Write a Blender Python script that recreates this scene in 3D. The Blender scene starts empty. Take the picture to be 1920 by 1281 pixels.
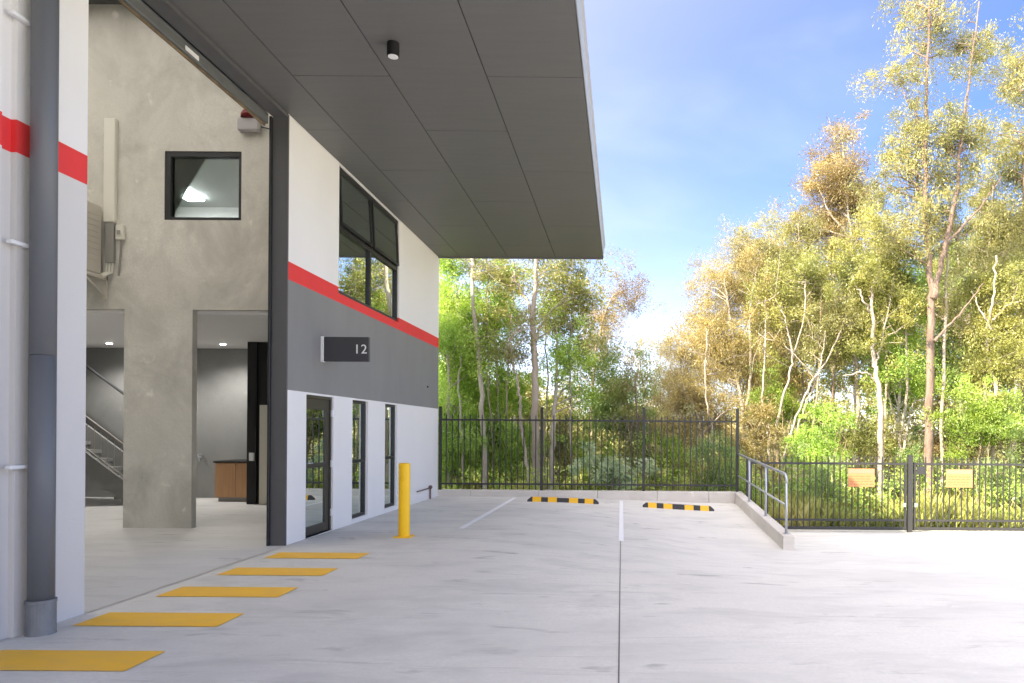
import bpy, math, random
import numpy as np
from mathutils import Vector

# ------------------------------------------------------------------ camera, sky, sun, exposure
scene = bpy.context.scene
F, PX, PY, H, ROLL = 1340.0, 1166.0, 810.0, 1.6, 0.007      # photo scale (1920 px wide), vanishing point, eye height
cam_d = bpy.data.cameras.new('camera')
cam = bpy.data.objects.new('camera', cam_d)
scene.collection.objects.link(cam)
cam.location = (0, 0, H)
cam.rotation_euler = (math.pi / 2, -ROLL, 0)
cam_d.sensor_width = 36.0
cam_d.sensor_fit = 'HORIZONTAL'
cam_d.lens = F / 1920 * 36
cam_d.shift_x = -(PX - 960) / 1920
cam_d.shift_y = (PY - 640.5) / 1920
cam_d.clip_start = 0.05
cam_d.clip_end = 5000
scene.camera = cam

SUN = Vector((1.0, 0.70, -0.95)).normalized()               # the way the light travels
elev = math.asin(-SUN.z)
world = bpy.data.worlds.new('World')
scene.world = world
world.use_nodes = True
wn, wl_ = world.node_tree.nodes, world.node_tree.links
wn.clear()
w_out = wn.new('ShaderNodeOutputWorld')
w_bg = wn.new('ShaderNodeBackground')
w_bg.inputs['Strength'].default_value = 0.15
sky = wn.new('ShaderNodeTexSky')
sky.sky_type = 'NISHITA'
sky.sun_disc = False
sky.sun_elevation = elev
sky.sun_rotation = math.atan2(-SUN.x, -SUN.y)
sky.air_density = 1.0
sky.dust_density = 1.8
sky.ozone_density = 2.0
tc = wn.new('ShaderNodeTexCoord')
def cloud_layer(scale, loc, rot, detail, rough, dist, lo, hi, top):
    mp = wn.new('ShaderNodeMapping')
    mp.inputs['Scale'].default_value = scale
    mp.inputs['Location'].default_value = loc
    mp.inputs['Rotation'].default_value = rot
    wl_.new(tc.outputs['Generated'], mp.inputs[0])
    no = wn.new('ShaderNodeTexNoise')
    no.inputs['Scale'].default_value = 1.0
    no.inputs['Detail'].default_value = detail
    no.inputs['Roughness'].default_value = rough
    no.inputs['Distortion'].default_value = dist
    wl_.new(mp.outputs[0], no.inputs[0])
    mr = wn.new('ShaderNodeMapRange'); mr.interpolation_type = 'SMOOTHSTEP'
    for i, q in enumerate((lo, hi, 0.0, top)): mr.inputs[i + 1].default_value = q
    wl_.new(no.outputs['Fac'], mr.inputs[0])
    return mr.outputs[0]


wisp = cloud_layer((2.2, 3.4, 9.0), (2, 5, 1), (0.1, 0.25, 0.4), 4, 0.5, 0.5, 0.44, 0.86, 0.011)      # thin high wisps
soft = cloud_layer((2.6, 2.6, 5.0), (11.3, 4.2, 7.0), (0, 0, 0.5), 5, 0.5, 0.4, 0.52, 0.86, 0.012)       # a few soft small clouds
fmx = wn.new('ShaderNodeMath'); fmx.operation = 'MAXIMUM'
wl_.new(wisp, fmx.inputs[0]); wl_.new(soft, fmx.inputs[1])
cmx = wn.new('ShaderNodeMix'); cmx.data_type = 'RGBA'
wl_.new(fmx.outputs[0], cmx.inputs[0])
tint = wn.new('ShaderNodeMix'); tint.data_type = 'RGBA'; tint.blend_type = 'MULTIPLY'     # deep blue clear air between the clouds
tint.inputs[0].default_value = 1.0
tint.inputs[7].default_value = (0.018, 0.098, 0.205, 1)
wl_.new(sky.outputs[0], tint.inputs[6])
wl_.new(tint.outputs[2], cmx.inputs[6])
cmx.inputs[7].default_value = (12.0, 10.6, 8.9, 1)
# bright hazy air round the sun (behind the camera), falling off smoothly with the angle from it
dot = wn.new('ShaderNodeVectorMath'); dot.operation = 'DOT_PRODUCT'
dot.inputs[1].default_value = tuple(-SUN)
wl_.new(tc.outputs['Generated'], dot.inputs[0])
hz = wn.new('ShaderNodeMapRange'); hz.inputs[1].default_value = -1.0; hz.inputs[2].default_value = 1.0
wl_.new(dot.outputs['Value'], hz.inputs[0])
pw = wn.new('ShaderNodeMath'); pw.operation = 'POWER'; pw.inputs[1].default_value = 3.0
wl_.new(hz.outputs[0], pw.inputs[0])
hc = wn.new('ShaderNodeVectorMath'); hc.operation = 'SCALE'
hc.inputs[0].default_value = (3.7, 3.2, 2.62)
wl_.new(pw.outputs[0], hc.inputs['Scale'])
sm = wn.new('ShaderNodeVectorMath'); sm.operation = 'ADD'
wl_.new(cmx.outputs[2], sm.inputs[0]); wl_.new(hc.outputs[0], sm.inputs[1])
# pale haze low on the horizon all round
sz = wn.new('ShaderNodeSeparateXYZ'); wl_.new(tc.outputs['Generated'], sz.inputs[0])
hr_ = wn.new('ShaderNodeMapRange'); hr_.inputs[1].default_value = 0.0; hr_.inputs[2].default_value = 1.0
hr_.inputs[3].default_value = 1.0; hr_.inputs[4].default_value = 0.0
wl_.new(sz.outputs['Z'], hr_.inputs[0])
hp = wn.new('ShaderNodeMath'); hp.operation = 'POWER'; hp.inputs[1].default_value = 5.8
wl_.new(hr_.outputs[0], hp.inputs[0])
hv_ = wn.new('ShaderNodeVectorMath'); hv_.operation = 'SCALE'
hv_.inputs[0].default_value = (1.5, 1.3, 1.05)
wl_.new(hp.outputs[0], hv_.inputs['Scale'])
s2 = wn.new('ShaderNodeVectorMath'); s2.operation = 'ADD'
wl_.new(sm.outputs[0], s2.inputs[0]); wl_.new(hv_.outputs[0], s2.inputs[1])
wl_.new(s2.outputs[0], w_bg.inputs['Color'])
wl_.new(w_bg.outputs[0], w_out.inputs['Surface'])

sun_d = bpy.data.lights.new('sun', 'SUN')
sun_d.energy = 2.0
sun_d.angle = math.radians(0.6)
sun_d.color = (1.0, 0.87, 0.66)
sun = bpy.data.objects.new('sun', sun_d)
scene.collection.objects.link(sun)
sun.rotation_euler = SUN.to_track_quat('-Z', 'Y').to_euler()
sun.location = (-30, -30, 40)

scene.view_settings.view_transform = 'Standard'
scene.view_settings.look = 'None'
scene.view_settings.gamma = 1.0
scene.view_settings.exposure = 3.22
scene.view_settings.use_curve_mapping = False
try:
    scene.cycles.max_bounces = 10
    scene.cycles.diffuse_bounces = 6
    scene.cycles.transparent_max_bounces = 12
    scene.cycles.use_denoising = True
    scene.cycles.sample_clamp_indirect = 6.0
except Exception:
    pass

RNG = np.random.default_rng(12)
random.seed(5)
COL = scene.collection


def at(px, py, Y):
    """photo pixel at depth Y -> world point"""
    iu, iv = px - PX, py - PY
    u, v = iu + ROLL * iv, iv - ROLL * iu
    return (u / F * Y, Y, H - v / F * Y)


# ------------------------------------------------------------------ materials
MATS = {}


def mat(name, color, rough=0.7, metal=0.0, noise=None, bump=None, spec=0.4, emis=None):
    """noise = (scale xyz, amount, second colour); bump = (scale, strength)"""
    m = bpy.data.materials.new(name)
    m.use_nodes = True
    n, l = m.node_tree.nodes, m.node_tree.links
    b = n['Principled BSDF']
    b.inputs['Base Color'].default_value = (*color, 1)
    b.inputs['Roughness'].default_value = rough
    b.inputs['Metallic'].default_value = metal
    b.inputs['Specular IOR Level'].default_value = spec
    if emis:
        b.inputs['Emission Color'].default_value = (*emis[0], 1)
        b.inputs['Emission Strength'].default_value = emis[1]
    t = n.new('ShaderNodeTexCoord')
    if noise:
        mp = n.new('ShaderNodeMapping')
        mp.inputs['Scale'].default_value = noise[0]
        l.new(t.outputs['Object'], mp.inputs[0])
        no = n.new('ShaderNodeTexNoise')
        no.inputs['Scale'].default_value = 1.0
        no.inputs['Detail'].default_value = 8
        no.inputs['Roughness'].default_value = 0.62
        l.new(mp.outputs[0], no.inputs[0])
        r = n.new('ShaderNodeMapRange')
        r.inputs[1].default_value = 0.5 - noise[1]
        r.inputs[2].default_value = 0.5 + noise[1]
        l.new(no.outputs['Fac'], r.inputs[0])
        mx = n.new('ShaderNodeMix'); mx.data_type = 'RGBA'
        mx.inputs[6].default_value = (*color, 1)
        mx.inputs[7].default_value = (*noise[2], 1)
        l.new(r.outputs[0], mx.inputs[0])
        l.new(mx.outputs[2], b.inputs['Base Color'])
    if bump:
        nb = n.new('ShaderNodeTexNoise')
        nb.inputs['Scale'].default_value = bump[0]
        nb.inputs['Detail'].default_value = 6
        l.new(t.outputs['Object'], nb.inputs[0])
        bp = n.new('ShaderNodeBump')
        bp.inputs['Strength'].default_value = bump[1]
        bp.inputs['Distance'].default_value = 0.02
        l.new(nb.outputs['Fac'], bp.inputs['Height'])
        l.new(bp.outputs[0], b.inputs['Normal'])
    MATS[name] = m
    return m


mat('wall_white', (0.83, 0.815, 0.795), 0.75, noise=((1.2, 1.2, 0.5), 0.3, (0.79, 0.775, 0.757)), bump=(60, 0.12))
mat('wall_pale', (0.68, 0.66, 0.635), 0.75, noise=((1.2, 1.2, 0.4), 0.3, (0.64, 0.62, 0.598)), bump=(60, 0.12))
mat('wall_grey', (0.26, 0.257, 0.25), 0.7, noise=((1.5, 1.5, 0.5), 0.3, (0.215, 0.213, 0.21)), bump=(60, 0.12))
mat('red_paint', (0.80, 0.05, 0.052), 0.65, noise=((3, 3, 1), 0.3, (0.74, 0.045, 0.047)), bump=(60, 0.1))
mat('jamb', (0.105, 0.105, 0.108), 0.6, noise=((6, 6, 3), 0.3, (0.09, 0.09, 0.093)), bump=(70, 0.15))
mat('soffit', (0.152, 0.150, 0.147), 0.5, noise=((0.8, 9, 1), 0.25, (0.128, 0.128, 0.128)))
mat('soffit_gap', (0.03, 0.03, 0.03), 0.9)
mat('fascia', (0.36, 0.375, 0.395), 0.5, noise=((2, 2, 2), 0.3, (0.32, 0.335, 0.355)))
mat('roof_metal', (0.5, 0.5, 0.52), 0.5)
mat('pipe_grey', (0.150, 0.157, 0.170), 0.42, noise=((4, 4, 0.8), 0.3, (0.134, 0.141, 0.153)))
mat('pipe_foot', (0.15, 0.155, 0.165), 0.6, noise=((9, 9, 4), 0.22, (0.24, 0.245, 0.25)))
mat('galv', (0.52, 0.54, 0.56), 0.42, 0.75, noise=((30, 30, 30), 0.3, (0.42, 0.44, 0.47)))
mat('white_metal', (0.78, 0.78, 0.78), 0.45)
mat('frame_dark', (0.022, 0.023, 0.025), 0.4)
mat('frame_bronze', (0.05, 0.045, 0.035), 0.4)
mat('black', (0.010, 0.010, 0.011), 0.55)
mat('fence_black', (0.026, 0.026, 0.027), 0.45, noise=((8, 8, 2), 0.3, (0.036, 0.036, 0.037)))
mat('yellow_paint', (0.98, 0.545, 0.03), 0.6, noise=((4, 9, 5), 0.16, (0.90, 0.52, 0.07)), bump=(120, 0.1))
mat('bollard_yellow', (0.98, 0.58, 0.008), 0.4, noise=((7, 7, 3), 0.25, (0.95, 0.55, 0.008)))
mat('stop_yellow', (0.86, 0.48, 0.02), 0.5)
mat('rubber', (0.035, 0.036, 0.038), 0.8, noise=((14, 14, 14), 0.3, (0.06, 0.06, 0.06)))
mat('line_white', (0.90, 0.90, 0.89), 0.7, noise=((7, 7, 7), 0.2, (0.82, 0.82, 0.82)))
mat('joint', (0.16, 0.16, 0.155), 0.8)
mat('sign_dark', (0.055, 0.055, 0.06), 0.45)
mat('sign_white', (0.82, 0.82, 0.82), 0.5)
mat('timber', (0.58, 0.33, 0.165), 0.5, noise=((14, 14, 1.2), 0.25, (0.44, 0.24, 0.115)))
mat('cream', (0.62, 0.59, 0.50), 0.6)
mat('office_grey', (0.34, 0.35, 0.35), 0.8)
mat('plaster', (0.80, 0.79, 0.78), 0.8)
mat('ac_beige', (0.52, 0.49, 0.42), 0.5)
mat('duct_cream', (0.66, 0.65, 0.57), 0.5)
mat('duct_grey', (0.28, 0.27, 0.25), 0.6)
mat('red_plastic', (0.16, 0.008, 0.01), 0.35)
mat('siren_grey', (0.42, 0.40, 0.40), 0.5)
mat('brass_seal', (0.26, 0.185, 0.10), 0.6, noise=((9, 6, 9), 0.2, (0.12, 0.09, 0.055)))
mat('door_steel', (0.20, 0.21, 0.21), 0.45, 0.3, noise=((3, 3, 3), 0.3, (0.14, 0.145, 0.145)))
mat('lamp', (0.9, 0.9, 0.9), 0.5, emis=((1.0, 0.97, 0.9), 26.0))
mat('tube_lamp', (0.9, 0.9, 0.9), 0.5, emis=((1.0, 1.0, 0.98), 7.0))
mat('lamp_off', (0.85, 0.86, 0.88), 0.4)
mat('gate_sign', (0.46, 0.20, 0.08), 0.55)
mat('gate_sign_head', (0.50, 0.20, 0.13), 0.55)
mat('gate_sign_text', (0.36, 0.14, 0.055), 0.6)
mat('soil', (0.12, 0.10, 0.05), 0.95, noise=((0.5, 0.5, 0.5), 0.3, (0.10, 0.12, 0.04)), bump=(3, 0.6))
mat('tap', (0.16, 0.10, 0.085), 0.5, 0.4)


def concrete(name, base, dark, streak=(1.0, 4.0, 1.0), scuff=True, spots=0.0, bump=0.08, rough=0.75, lines=None, warm=None, mott=(0.48, 0.84)):
    m = bpy.data.materials.new(name)
    m.use_nodes = True
    n, l = m.node_tree.nodes, m.node_tree.links
    b = n['Principled BSDF']
    b.inputs['Roughness'].default_value = rough
    b.inputs['Specular IOR Level'].default_value = 0.3
    t = n.new('ShaderNodeTexCoord')

    def noise(scale, detail, rough_, dist, lo, hi):
        mp = n.new('ShaderNodeMapping'); mp.inputs['Scale'].default_value = scale
        l.new(t.outputs['Object'], mp.inputs[0])
        x = n.new('ShaderNodeTexNoise')
        x.inputs['Scale'].default_value = 1; x.inputs['Detail'].default_value = detail
        x.inputs['Roughness'].default_value = rough_; x.inputs['Distortion'].default_value = dist
        l.new(mp.outputs[0], x.inputs[0])
        r = n.new('ShaderNodeMapRange'); r.inputs[1].default_value = lo; r.inputs[2].default_value = hi
        l.new(x.outputs['Fac'], r.inputs[0])
        return r.outputs[0]

    def mix(fac, a, c, blend='MIX'):
        mx = n.new('ShaderNodeMix'); mx.data_type = 'RGBA'; mx.blend_type = blend
        if isinstance(fac, float): mx.inputs[0].default_value = fac
        else: l.new(fac, mx.inputs[0])
        for i, q in ((6, a), (7, c)):
            if isinstance(q, tuple): mx.inputs[i].default_value = (*q, 1)
            else: l.new(q, mx.inputs[i])
        return mx.outputs[2]

    mid = tuple((p + q) / 2 for p, q in zip(base, dark))
    col = mix(noise((0.35, 0.35, 0.35), 5, 0.6, 0.3, 0.36, 0.64), base, mid)                 # broad clouds
    col = mix(noise((0.8 * streak[0] + 0.3, 0.5 * streak[1] + 0.3, 0.8), 6, 0.62, 0.8, 0.46, 0.74), col, mid)
    if warm: col = mix(noise((0.16, 0.16, 0.16), 3, 0.5, 0.5, 0.42, 0.66), col, warm)
    col = mix(noise(tuple(0.9 * s for s in streak), 9, 0.68, 0.5, *mott), col, dark)      # trowel streaks
    col = mix(noise((30, 30, 30), 4, 0.6, 0, 0.30, 0.95), col, mid)                            # grain
    if scuff:
        k = noise((1.5 * streak[0], 1.6 * streak[1], 1), 3, 0.55, 0.6, 0.63, 0.82)
        col = mix(k, col, tuple(0.62 * d for d in dark))
        k = noise((0.55 * streak[0], 2.2 * streak[1], 1), 6, 0.7, 1.4, 0.58, 0.88)
        col = mix(k, col, tuple(0.75 * d for d in dark))
    if spots:
        col = mix(noise((3.1, 3.1, 3.1), 3, 0.5, 0, 0.66, 0.80), col, tuple(min(1, v * (1 + spots)) for v in base))
    if lines:
        sp = n.new('ShaderNodeSeparateXYZ'); l.new(t.outputs['Object'], sp.inputs[0])
        for z0, cc in lines:
            a = n.new('ShaderNodeMath'); a.operation = 'SUBTRACT'; a.inputs[1].default_value = z0
            l.new(sp.outputs['Z'], a.inputs[0])
            c = n.new('ShaderNodeMath'); c.operation = 'ABSOLUTE'; l.new(a.outputs[0], c.inputs[0])
            r = n.new('ShaderNodeMapRange'); r.inputs[1].default_value = 0.012; r.inputs[2].default_value = 0.03
            r.inputs[3].default_value = 1; r.inputs[4].default_value = 0
            l.new(c.outputs[0], r.inputs[0])
            mm = n.new('ShaderNodeMath'); mm.operation = 'MULTIPLY'
            l.new(r.outputs[0], mm.inputs[0]); l.new(noise((1.6, 1.6, 0.3), 4, 0.6, 0, 0.40, 0.70), mm.inputs[1])
            col = mix(mm.outputs[0], col, cc)
    l.new(col, b.inputs['Base Color'])
    nb = n.new('ShaderNodeTexNoise'); nb.inputs['Scale'].default_value = 22; nb.inputs['Detail'].default_value = 7
    l.new(t.outputs['Object'], nb.inputs[0])
    bp = n.new('ShaderNodeBump'); bp.inputs['Strength'].default_value = bump; bp.inputs['Distance'].default_value = 0.02
    l.new(nb.outputs['Fac'], bp.inputs['Height']); l.new(bp.outputs[0], b.inputs['Normal'])
    MATS[name] = m
    return m


concrete('yard_concrete', (0.77, 0.75, 0.69), (0.44, 0.43, 0.40), streak=(0.95, 2.0, 1), warm=(0.78, 0.75, 0.67))
concrete('floor_concrete', (0.68, 0.67, 0.655), (0.44, 0.436, 0.428), streak=(0.8, 2.4, 1), rough=0.5)
concrete('kerb_concrete', (0.70, 0.665, 0.61), (0.44, 0.40, 0.345), streak=(1.2, 1.2, 5), scuff=False, spots=0.15, bump=0.3)
concrete('panel_concrete', (0.71, 0.69, 0.625), (0.31, 0.305, 0.265), streak=(1.1, 1.1, 0.9), scuff=False, spots=0.2, bump=0.2, mott=(0.44, 0.74),
         lines=[(6.36, (0.58, 0.57, 0.50)), (8.05, (0.46, 0.45, 0.40))])
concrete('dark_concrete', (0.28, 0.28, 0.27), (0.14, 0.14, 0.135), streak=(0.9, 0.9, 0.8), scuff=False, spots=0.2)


def glass(name, tint, refl=(0.86, 0.95, 0.92), base=0.72):
    m = bpy.data.materials.new(name)
    m.use_nodes = True
    n, l = m.node_tree.nodes, m.node_tree.links
    n.remove(n['Principled BSDF'])
    out = n['Material Output']
    tr = n.new('ShaderNodeBsdfTransparent'); tr.inputs[0].default_value = (*tint, 1)
    gl = n.new('ShaderNodeBsdfGlossy'); gl.inputs['Color'].default_value = (*refl, 1); gl.inputs['Roughness'].default_value = 0.012
    fr = n.new('ShaderNodeFresnel'); fr.inputs[0].default_value = 1.75
    ma = n.new('ShaderNodeMath'); ma.operation = 'MULTIPLY_ADD'; ma.inputs[1].default_value = 1 - base; ma.inputs[2].default_value = base
    l.new(fr.outputs[0], ma.inputs[0])
    mx = n.new('ShaderNodeMixShader')
    l.new(ma.outputs[0], mx.inputs[0]); l.new(tr.outputs[0], mx.inputs[1]); l.new(gl.outputs[0], mx.inputs[2])
    l.new(mx.outputs[0], out.inputs['Surface'])
    MATS[name] = m


def translucent(name, col):
    m = bpy.data.materials.new(name)
    m.use_nodes = True
    n, l = m.node_tree.nodes, m.node_tree.links
    n.remove(n['Principled BSDF'])
    t = n.new('ShaderNodeBsdfTranslucent'); t.inputs[0].default_value = (*col, 1)
    l.new(t.outputs[0], n['Material Output'].inputs['Surface'])
    MATS[name] = m


translucent('translucent', (0.85, 0.86, 0.85))
glass('glass', (0.30, 0.36, 0.36))
glass('glass_clear', (0.75, 0.78, 0.78), base=0.0)


def foliage(name, c1, c2, c3, trans=0.4):
    """leaf colours: per-leaf variation between three hues plus clump-sized drift"""
    m = bpy.data.materials.new(name)
    m.use_nodes = True
    n, l = m.node_tree.nodes, m.node_tree.links
    n.remove(n['Principled BSDF'])
    out = n['Material Output']
    g = n.new('ShaderNodeNewGeometry')
    t = n.new('ShaderNodeTexCoord')
    no = n.new('ShaderNodeTexNoise'); no.inputs['Scale'].default_value = 0.55; no.inputs['Detail'].default_value = 3
    l.new(t.outputs['Object'], no.inputs[0])
    ad = n.new('ShaderNodeMath'); ad.operation = 'MULTIPLY_ADD'; ad.inputs[1].default_value = 0.38
    l.new(g.outputs['Random Per Island'], ad.inputs[0])
    sb = n.new('ShaderNodeMath'); sb.operation = 'MULTIPLY_ADD'; sb.inputs[1].default_value = 1.6; sb.inputs[2].default_value = -0.48
    l.new(no.outputs['Fac'], sb.inputs[0]); l.new(sb.outputs[0], ad.inputs[2])
    cr = n.new('ShaderNodeValToRGB')
    e = cr.color_ramp.elements
    e[0].position = 0.15; e[0].color = (*c1, 1)
    e[1].position = 0.9; e[1].color = (*c3, 1)
    x = cr.color_ramp.elements.new(0.52); x.color = (*c2, 1)
    l.new(ad.outputs[0], cr.inputs[0])
    d = n.new('ShaderNodeBsdfDiffuse'); l.new(cr.outputs[0], d.inputs[0])
    tl = n.new('ShaderNodeBsdfTranslucent')
    hv = n.new('ShaderNodeHueSaturation'); hv.inputs['Saturation'].default_value = 1.1; hv.inputs['Value'].default_value = 1.3
    l.new(cr.outputs[0], hv.inputs['Color']); l.new(hv.outputs[0], tl.inputs[0])
    mx = n.new('ShaderNodeMixShader'); mx.inputs[0].default_value = trans
    l.new(d.outputs[0], mx.inputs[1]); l.new(tl.outputs[0], mx.inputs[2])
    gl = n.new('ShaderNodeBsdfGlossy'); gl.inputs['Roughness'].default_value = 0.45; gl.inputs['Color'].default_value = (0.8, 0.8, 0.8, 1)
    m2 = n.new('ShaderNodeMixShader'); m2.inputs[0].default_value = 0.04
    l.new(mx.outputs[0], m2.inputs[1]); l.new(gl.outputs[0], m2.inputs[2])
    l.new(m2.outputs[0], out.inputs['Surface'])
    MATS[name] = m


foliage('leaf_green', (0.201, 0.316, 0.065), (0.374, 0.532, 0.101), (0.632, 0.719, 0.173))
foliage('leaf_olive', (0.146, 0.157, 0.063), (0.282, 0.272, 0.094), (0.439, 0.392, 0.146))
foliage('leaf_gold', (0.181, 0.156, 0.065), (0.342, 0.277, 0.101), (0.513, 0.418, 0.166))
foliage('leaf_brown', (0.168, 0.124, 0.059), (0.297, 0.223, 0.095), (0.426, 0.347, 0.139))
foliage('leaf_yellow', (0.156, 0.181, 0.054), (0.303, 0.308, 0.083), (0.479, 0.439, 0.137))
foliage('leaf_lime', (0.145, 0.221, 0.034), (0.246, 0.340, 0.051), (0.357, 0.425, 0.085))
foliage('leaf_dark', (0.138, 0.207, 0.068), (0.261, 0.358, 0.103), (0.454, 0.522, 0.165))
foliage('leaf_blue', (0.22, 0.30, 0.16), (0.42, 0.52, 0.30), (0.70, 0.74, 0.52))
foliage('grass_leaf', (0.22, 0.25, 0.06), (0.40, 0.41, 0.11), (0.60, 0.54, 0.22))
mat('bark_white', (0.43, 0.365, 0.30), 0.85, noise=((5, 5, 1.5), 0.22, (0.29, 0.24, 0.19)), bump=(14, 0.5))
mat('bark_pink', (0.25, 0.185, 0.143), 0.9, noise=((9, 9, 2.0), 0.2, (0.11, 0.072, 0.053)), bump=(18, 0.8))
mat('bark_grey', (0.50, 0.45, 0.39), 0.9, noise=((6, 6, 1.5), 0.2, (0.30, 0.26, 0.21)), bump=(16, 0.6))
mat('bark_tan', (0.38, 0.30, 0.21), 0.9, noise=((6, 6, 1.5), 0.2, (0.180, 0.130, 0.079)), bump=(16, 0.6))


# ------------------------------------------------------------------ mesh helpers
class MB:
    """collects shapes in world coordinates; build() links them as ONE mesh object under its parent"""

    def __init__(self):
        self.v, self.f, self.n = [], [], 0

    def add(self, v, f):
        v = np.asarray(v, float).reshape(-1, 3)
        self.v.append(v)
        self.f += [tuple(i + self.n for i in q) for q in f]
        self.n += len(v)
        return self

    def box(self, x0, x1, y0, y1, z0, z1, bev=0.0):
        if bev <= 0:
            v = [(x0, y0, z0), (x1, y0, z0), (x1, y1, z0), (x0, y1, z0), (x0, y0, z1), (x1, y0, z1), (x1, y1, z1), (x0, y1, z1)]
            return self.add(v, [(0, 3, 2, 1), (4, 5, 6, 7), (0, 1, 5, 4), (1, 2, 6, 5), (2, 3, 7, 6), (3, 0, 4, 7)])
        b = bev                                                       # chamfered box
        X, Y, Z = (x0, x1), (y0, y1), (z0, z1)
        v, idx = [], {}
        for i in (0, 1):
            for j in (0, 1):
                for k in (0, 1):
                    sx, sy, sz = (1 - 2 * i) * b, (1 - 2 * j) * b, (1 - 2 * k) * b
                    idx[i, j, k, 'x'] = len(v); v.append((X[i], Y[j] + sy, Z[k] + sz))
                    idx[i, j, k, 'y'] = len(v); v.append((X[i] + sx, Y[j], Z[k] + sz))
                    idx[i, j, k, 'z'] = len(v); v.append((X[i] + sx, Y[j] + sy, Z[k]))
        f = []
        for i in (0, 1):
            q = [idx[i, a, c, 'x'] for a, c in ((0, 0), (1, 0), (1, 1), (0, 1))]; f.append(q if i else q[::-1])
            q = [idx[a, i, c, 'y'] for a, c in ((0, 0), (1, 0), (1, 1), (0, 1))]; f.append(q[::-1] if i else q)
            q = [idx[a, c, i, 'z'] for a, c in ((0, 0), (1, 0), (1, 1), (0, 1))]; f.append(q if i else q[::-1])
        for a in (0, 1):
            for c in (0, 1):
                f.append([idx[a, c, 0, 'x'], idx[a, c, 1, 'x'], idx[a, c, 1, 'y'], idx[a, c, 0, 'y']])
                f.append([idx[a, 0, c, 'x'], idx[a, 1, c, 'x'], idx[a, 1, c, 'z'], idx[a, 0, c, 'z']])
                f.append([idx[0, a, c, 'y'], idx[1, a, c, 'y'], idx[1, a, c, 'z'], idx[0, a, c, 'z']])
                for k in (0, 1):
                    pass
        for i in (0, 1):
            for j in (0, 1):
                for k in (0, 1):
                    f.append([idx[i, j, k, 'x'], idx[i, j, k, 'y'], idx[i, j, k, 'z']])
        return self.add(v, f)

    def tube(self, pts, rad, n=8, caps=True):
        pts = np.asarray(pts, float)
        m = len(pts)
        rad = np.broadcast_to(np.asarray(rad, float), (m,))
        d = np.gradient(pts, axis=0)
        d /= np.linalg.norm(d, axis=1, keepdims=True) + 1e-9
        ref = np.array((0, 0, 1.0)) if abs(d[:, 2]).mean() < 0.8 else np.array((0, 1.0, 0))
        a = np.cross(d, ref); a /= np.linalg.norm(a, axis=1, keepdims=True) + 1e-9
        b = np.cross(d, a)
        ang = np.linspace(0, 2 * np.pi, n, endpoint=False)
        ring = a[:, None, :] * np.cos(ang)[None, :, None] + b[:, None, :] * np.sin(ang)[None, :, None]
        v = (pts[:, None, :] + ring * rad[:, None, None]).reshape(-1, 3)
        f = []
        for i in range(m - 1):
            for k in range(n):
                f.append((i * n + k, i * n + (k + 1) % n, (i + 1) * n + (k + 1) % n, (i + 1) * n + k))
        if caps:
            f.append(tuple(range(n))[::-1]); f.append(tuple(range((m - 1) * n, m * n)))
        return self.add(v, f)

    def lathe(self, c, prof, n=20):
        """profile [(r, z)] round a vertical axis at c"""
        v = [(c[0] + r * math.cos(2 * math.pi * k / n), c[1] + r * math.sin(2 * math.pi * k / n), c[2] + z) for r, z in prof for k in range(n)]
        f = []
        for i in range(len(prof) - 1):
            for k in range(n):
                f.append((i * n + k, i * n + (k + 1) % n, (i + 1) * n + (k + 1) % n, (i + 1) * n + k))
        f.append(tuple(range(n))[::-1]); f.append(tuple(range((len(prof) - 1) * n, len(prof) * n)))
        return self.add(v, f)

    def quads(self, v):
        n = len(v) // 4
        return self.add(v, [(4 * i, 4 * i + 1, 4 * i + 2, 4 * i + 3) for i in range(n)])

    def build(self, name, material, parent=None, smooth=False):
        v = np.concatenate(self.v) - np.array(wloc(parent))
        me = bpy.data.meshes.new(name)
        me.from_pydata(v.tolist(), [], self.f)
        me.update()
        return link(name, me, material, parent, smooth)


def wloc(o):
    p = Vector((0, 0, 0))
    while o is not None:
        p += o.location
        o = o.parent
    return p


def link(name, me, material, parent=None, smooth=False):
    if material and not me.materials:
        me.materials.append(MATS[material])
    if smooth:
        me.polygons.foreach_set('use_smooth', [True] * len(me.polygons))
    o = bpy.data.objects.new(name, me)
    COL.objects.link(o)
    if parent: o.parent = parent
    return o


def recalc(o):
    import bmesh
    bm = bmesh.new(); bm.from_mesh(o.data)
    bmesh.ops.recalc_face_normals(bm, faces=bm.faces)
    bm.to_mesh(o.data); bm.free()
    return o


def place(name, me, loc, parent, rot=None):
    """another object that shares the mesh me, at a world location"""
    o = bpy.data.objects.new(name, me)
    COL.objects.link(o)
    o.parent = parent
    o.location = Vector(loc) - wloc(parent)
    if rot: o.rotation_euler = rot
    return o


def thing(name, label, cat, loc, group=None):
    o = bpy.data.objects.new(name, None)
    COL.objects.link(o)
    o.empty_display_size = 0.2
    o.location = loc
    return tag(o, label, cat, group)


def tag(o, label=None, cat=None, group=None, kind=None):
    if label: o['label'] = label
    if cat: o['category'] = cat
    if group: o['group'] = group
    if kind: o['kind'] = kind
    return o


def smooth(t):
    t = min(1.0, max(0.0, t))
    return t * t * (3 - 2 * t)


# ------------------------------------------------------------------ the ground
def yard_z(x, y):
    base = -0.05 * min(1, max(0, (y - 10) / 8))
    fall = smooth((y - 5) / 7.7)
    if y <= 12.6:
        return base - 0.45 * fall * smooth((x + 2.2) / 5.15)
    if x <= 2.96:
        D = 0.45 + (0.13 - 0.45) * min(1, (y - 12.6) / 5.4)
        return base - D * smooth((x + 2.2) / 5.15)
    return base - 0.45 - 0.33 * min(1, (y - 12.6) / 4.9)


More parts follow.
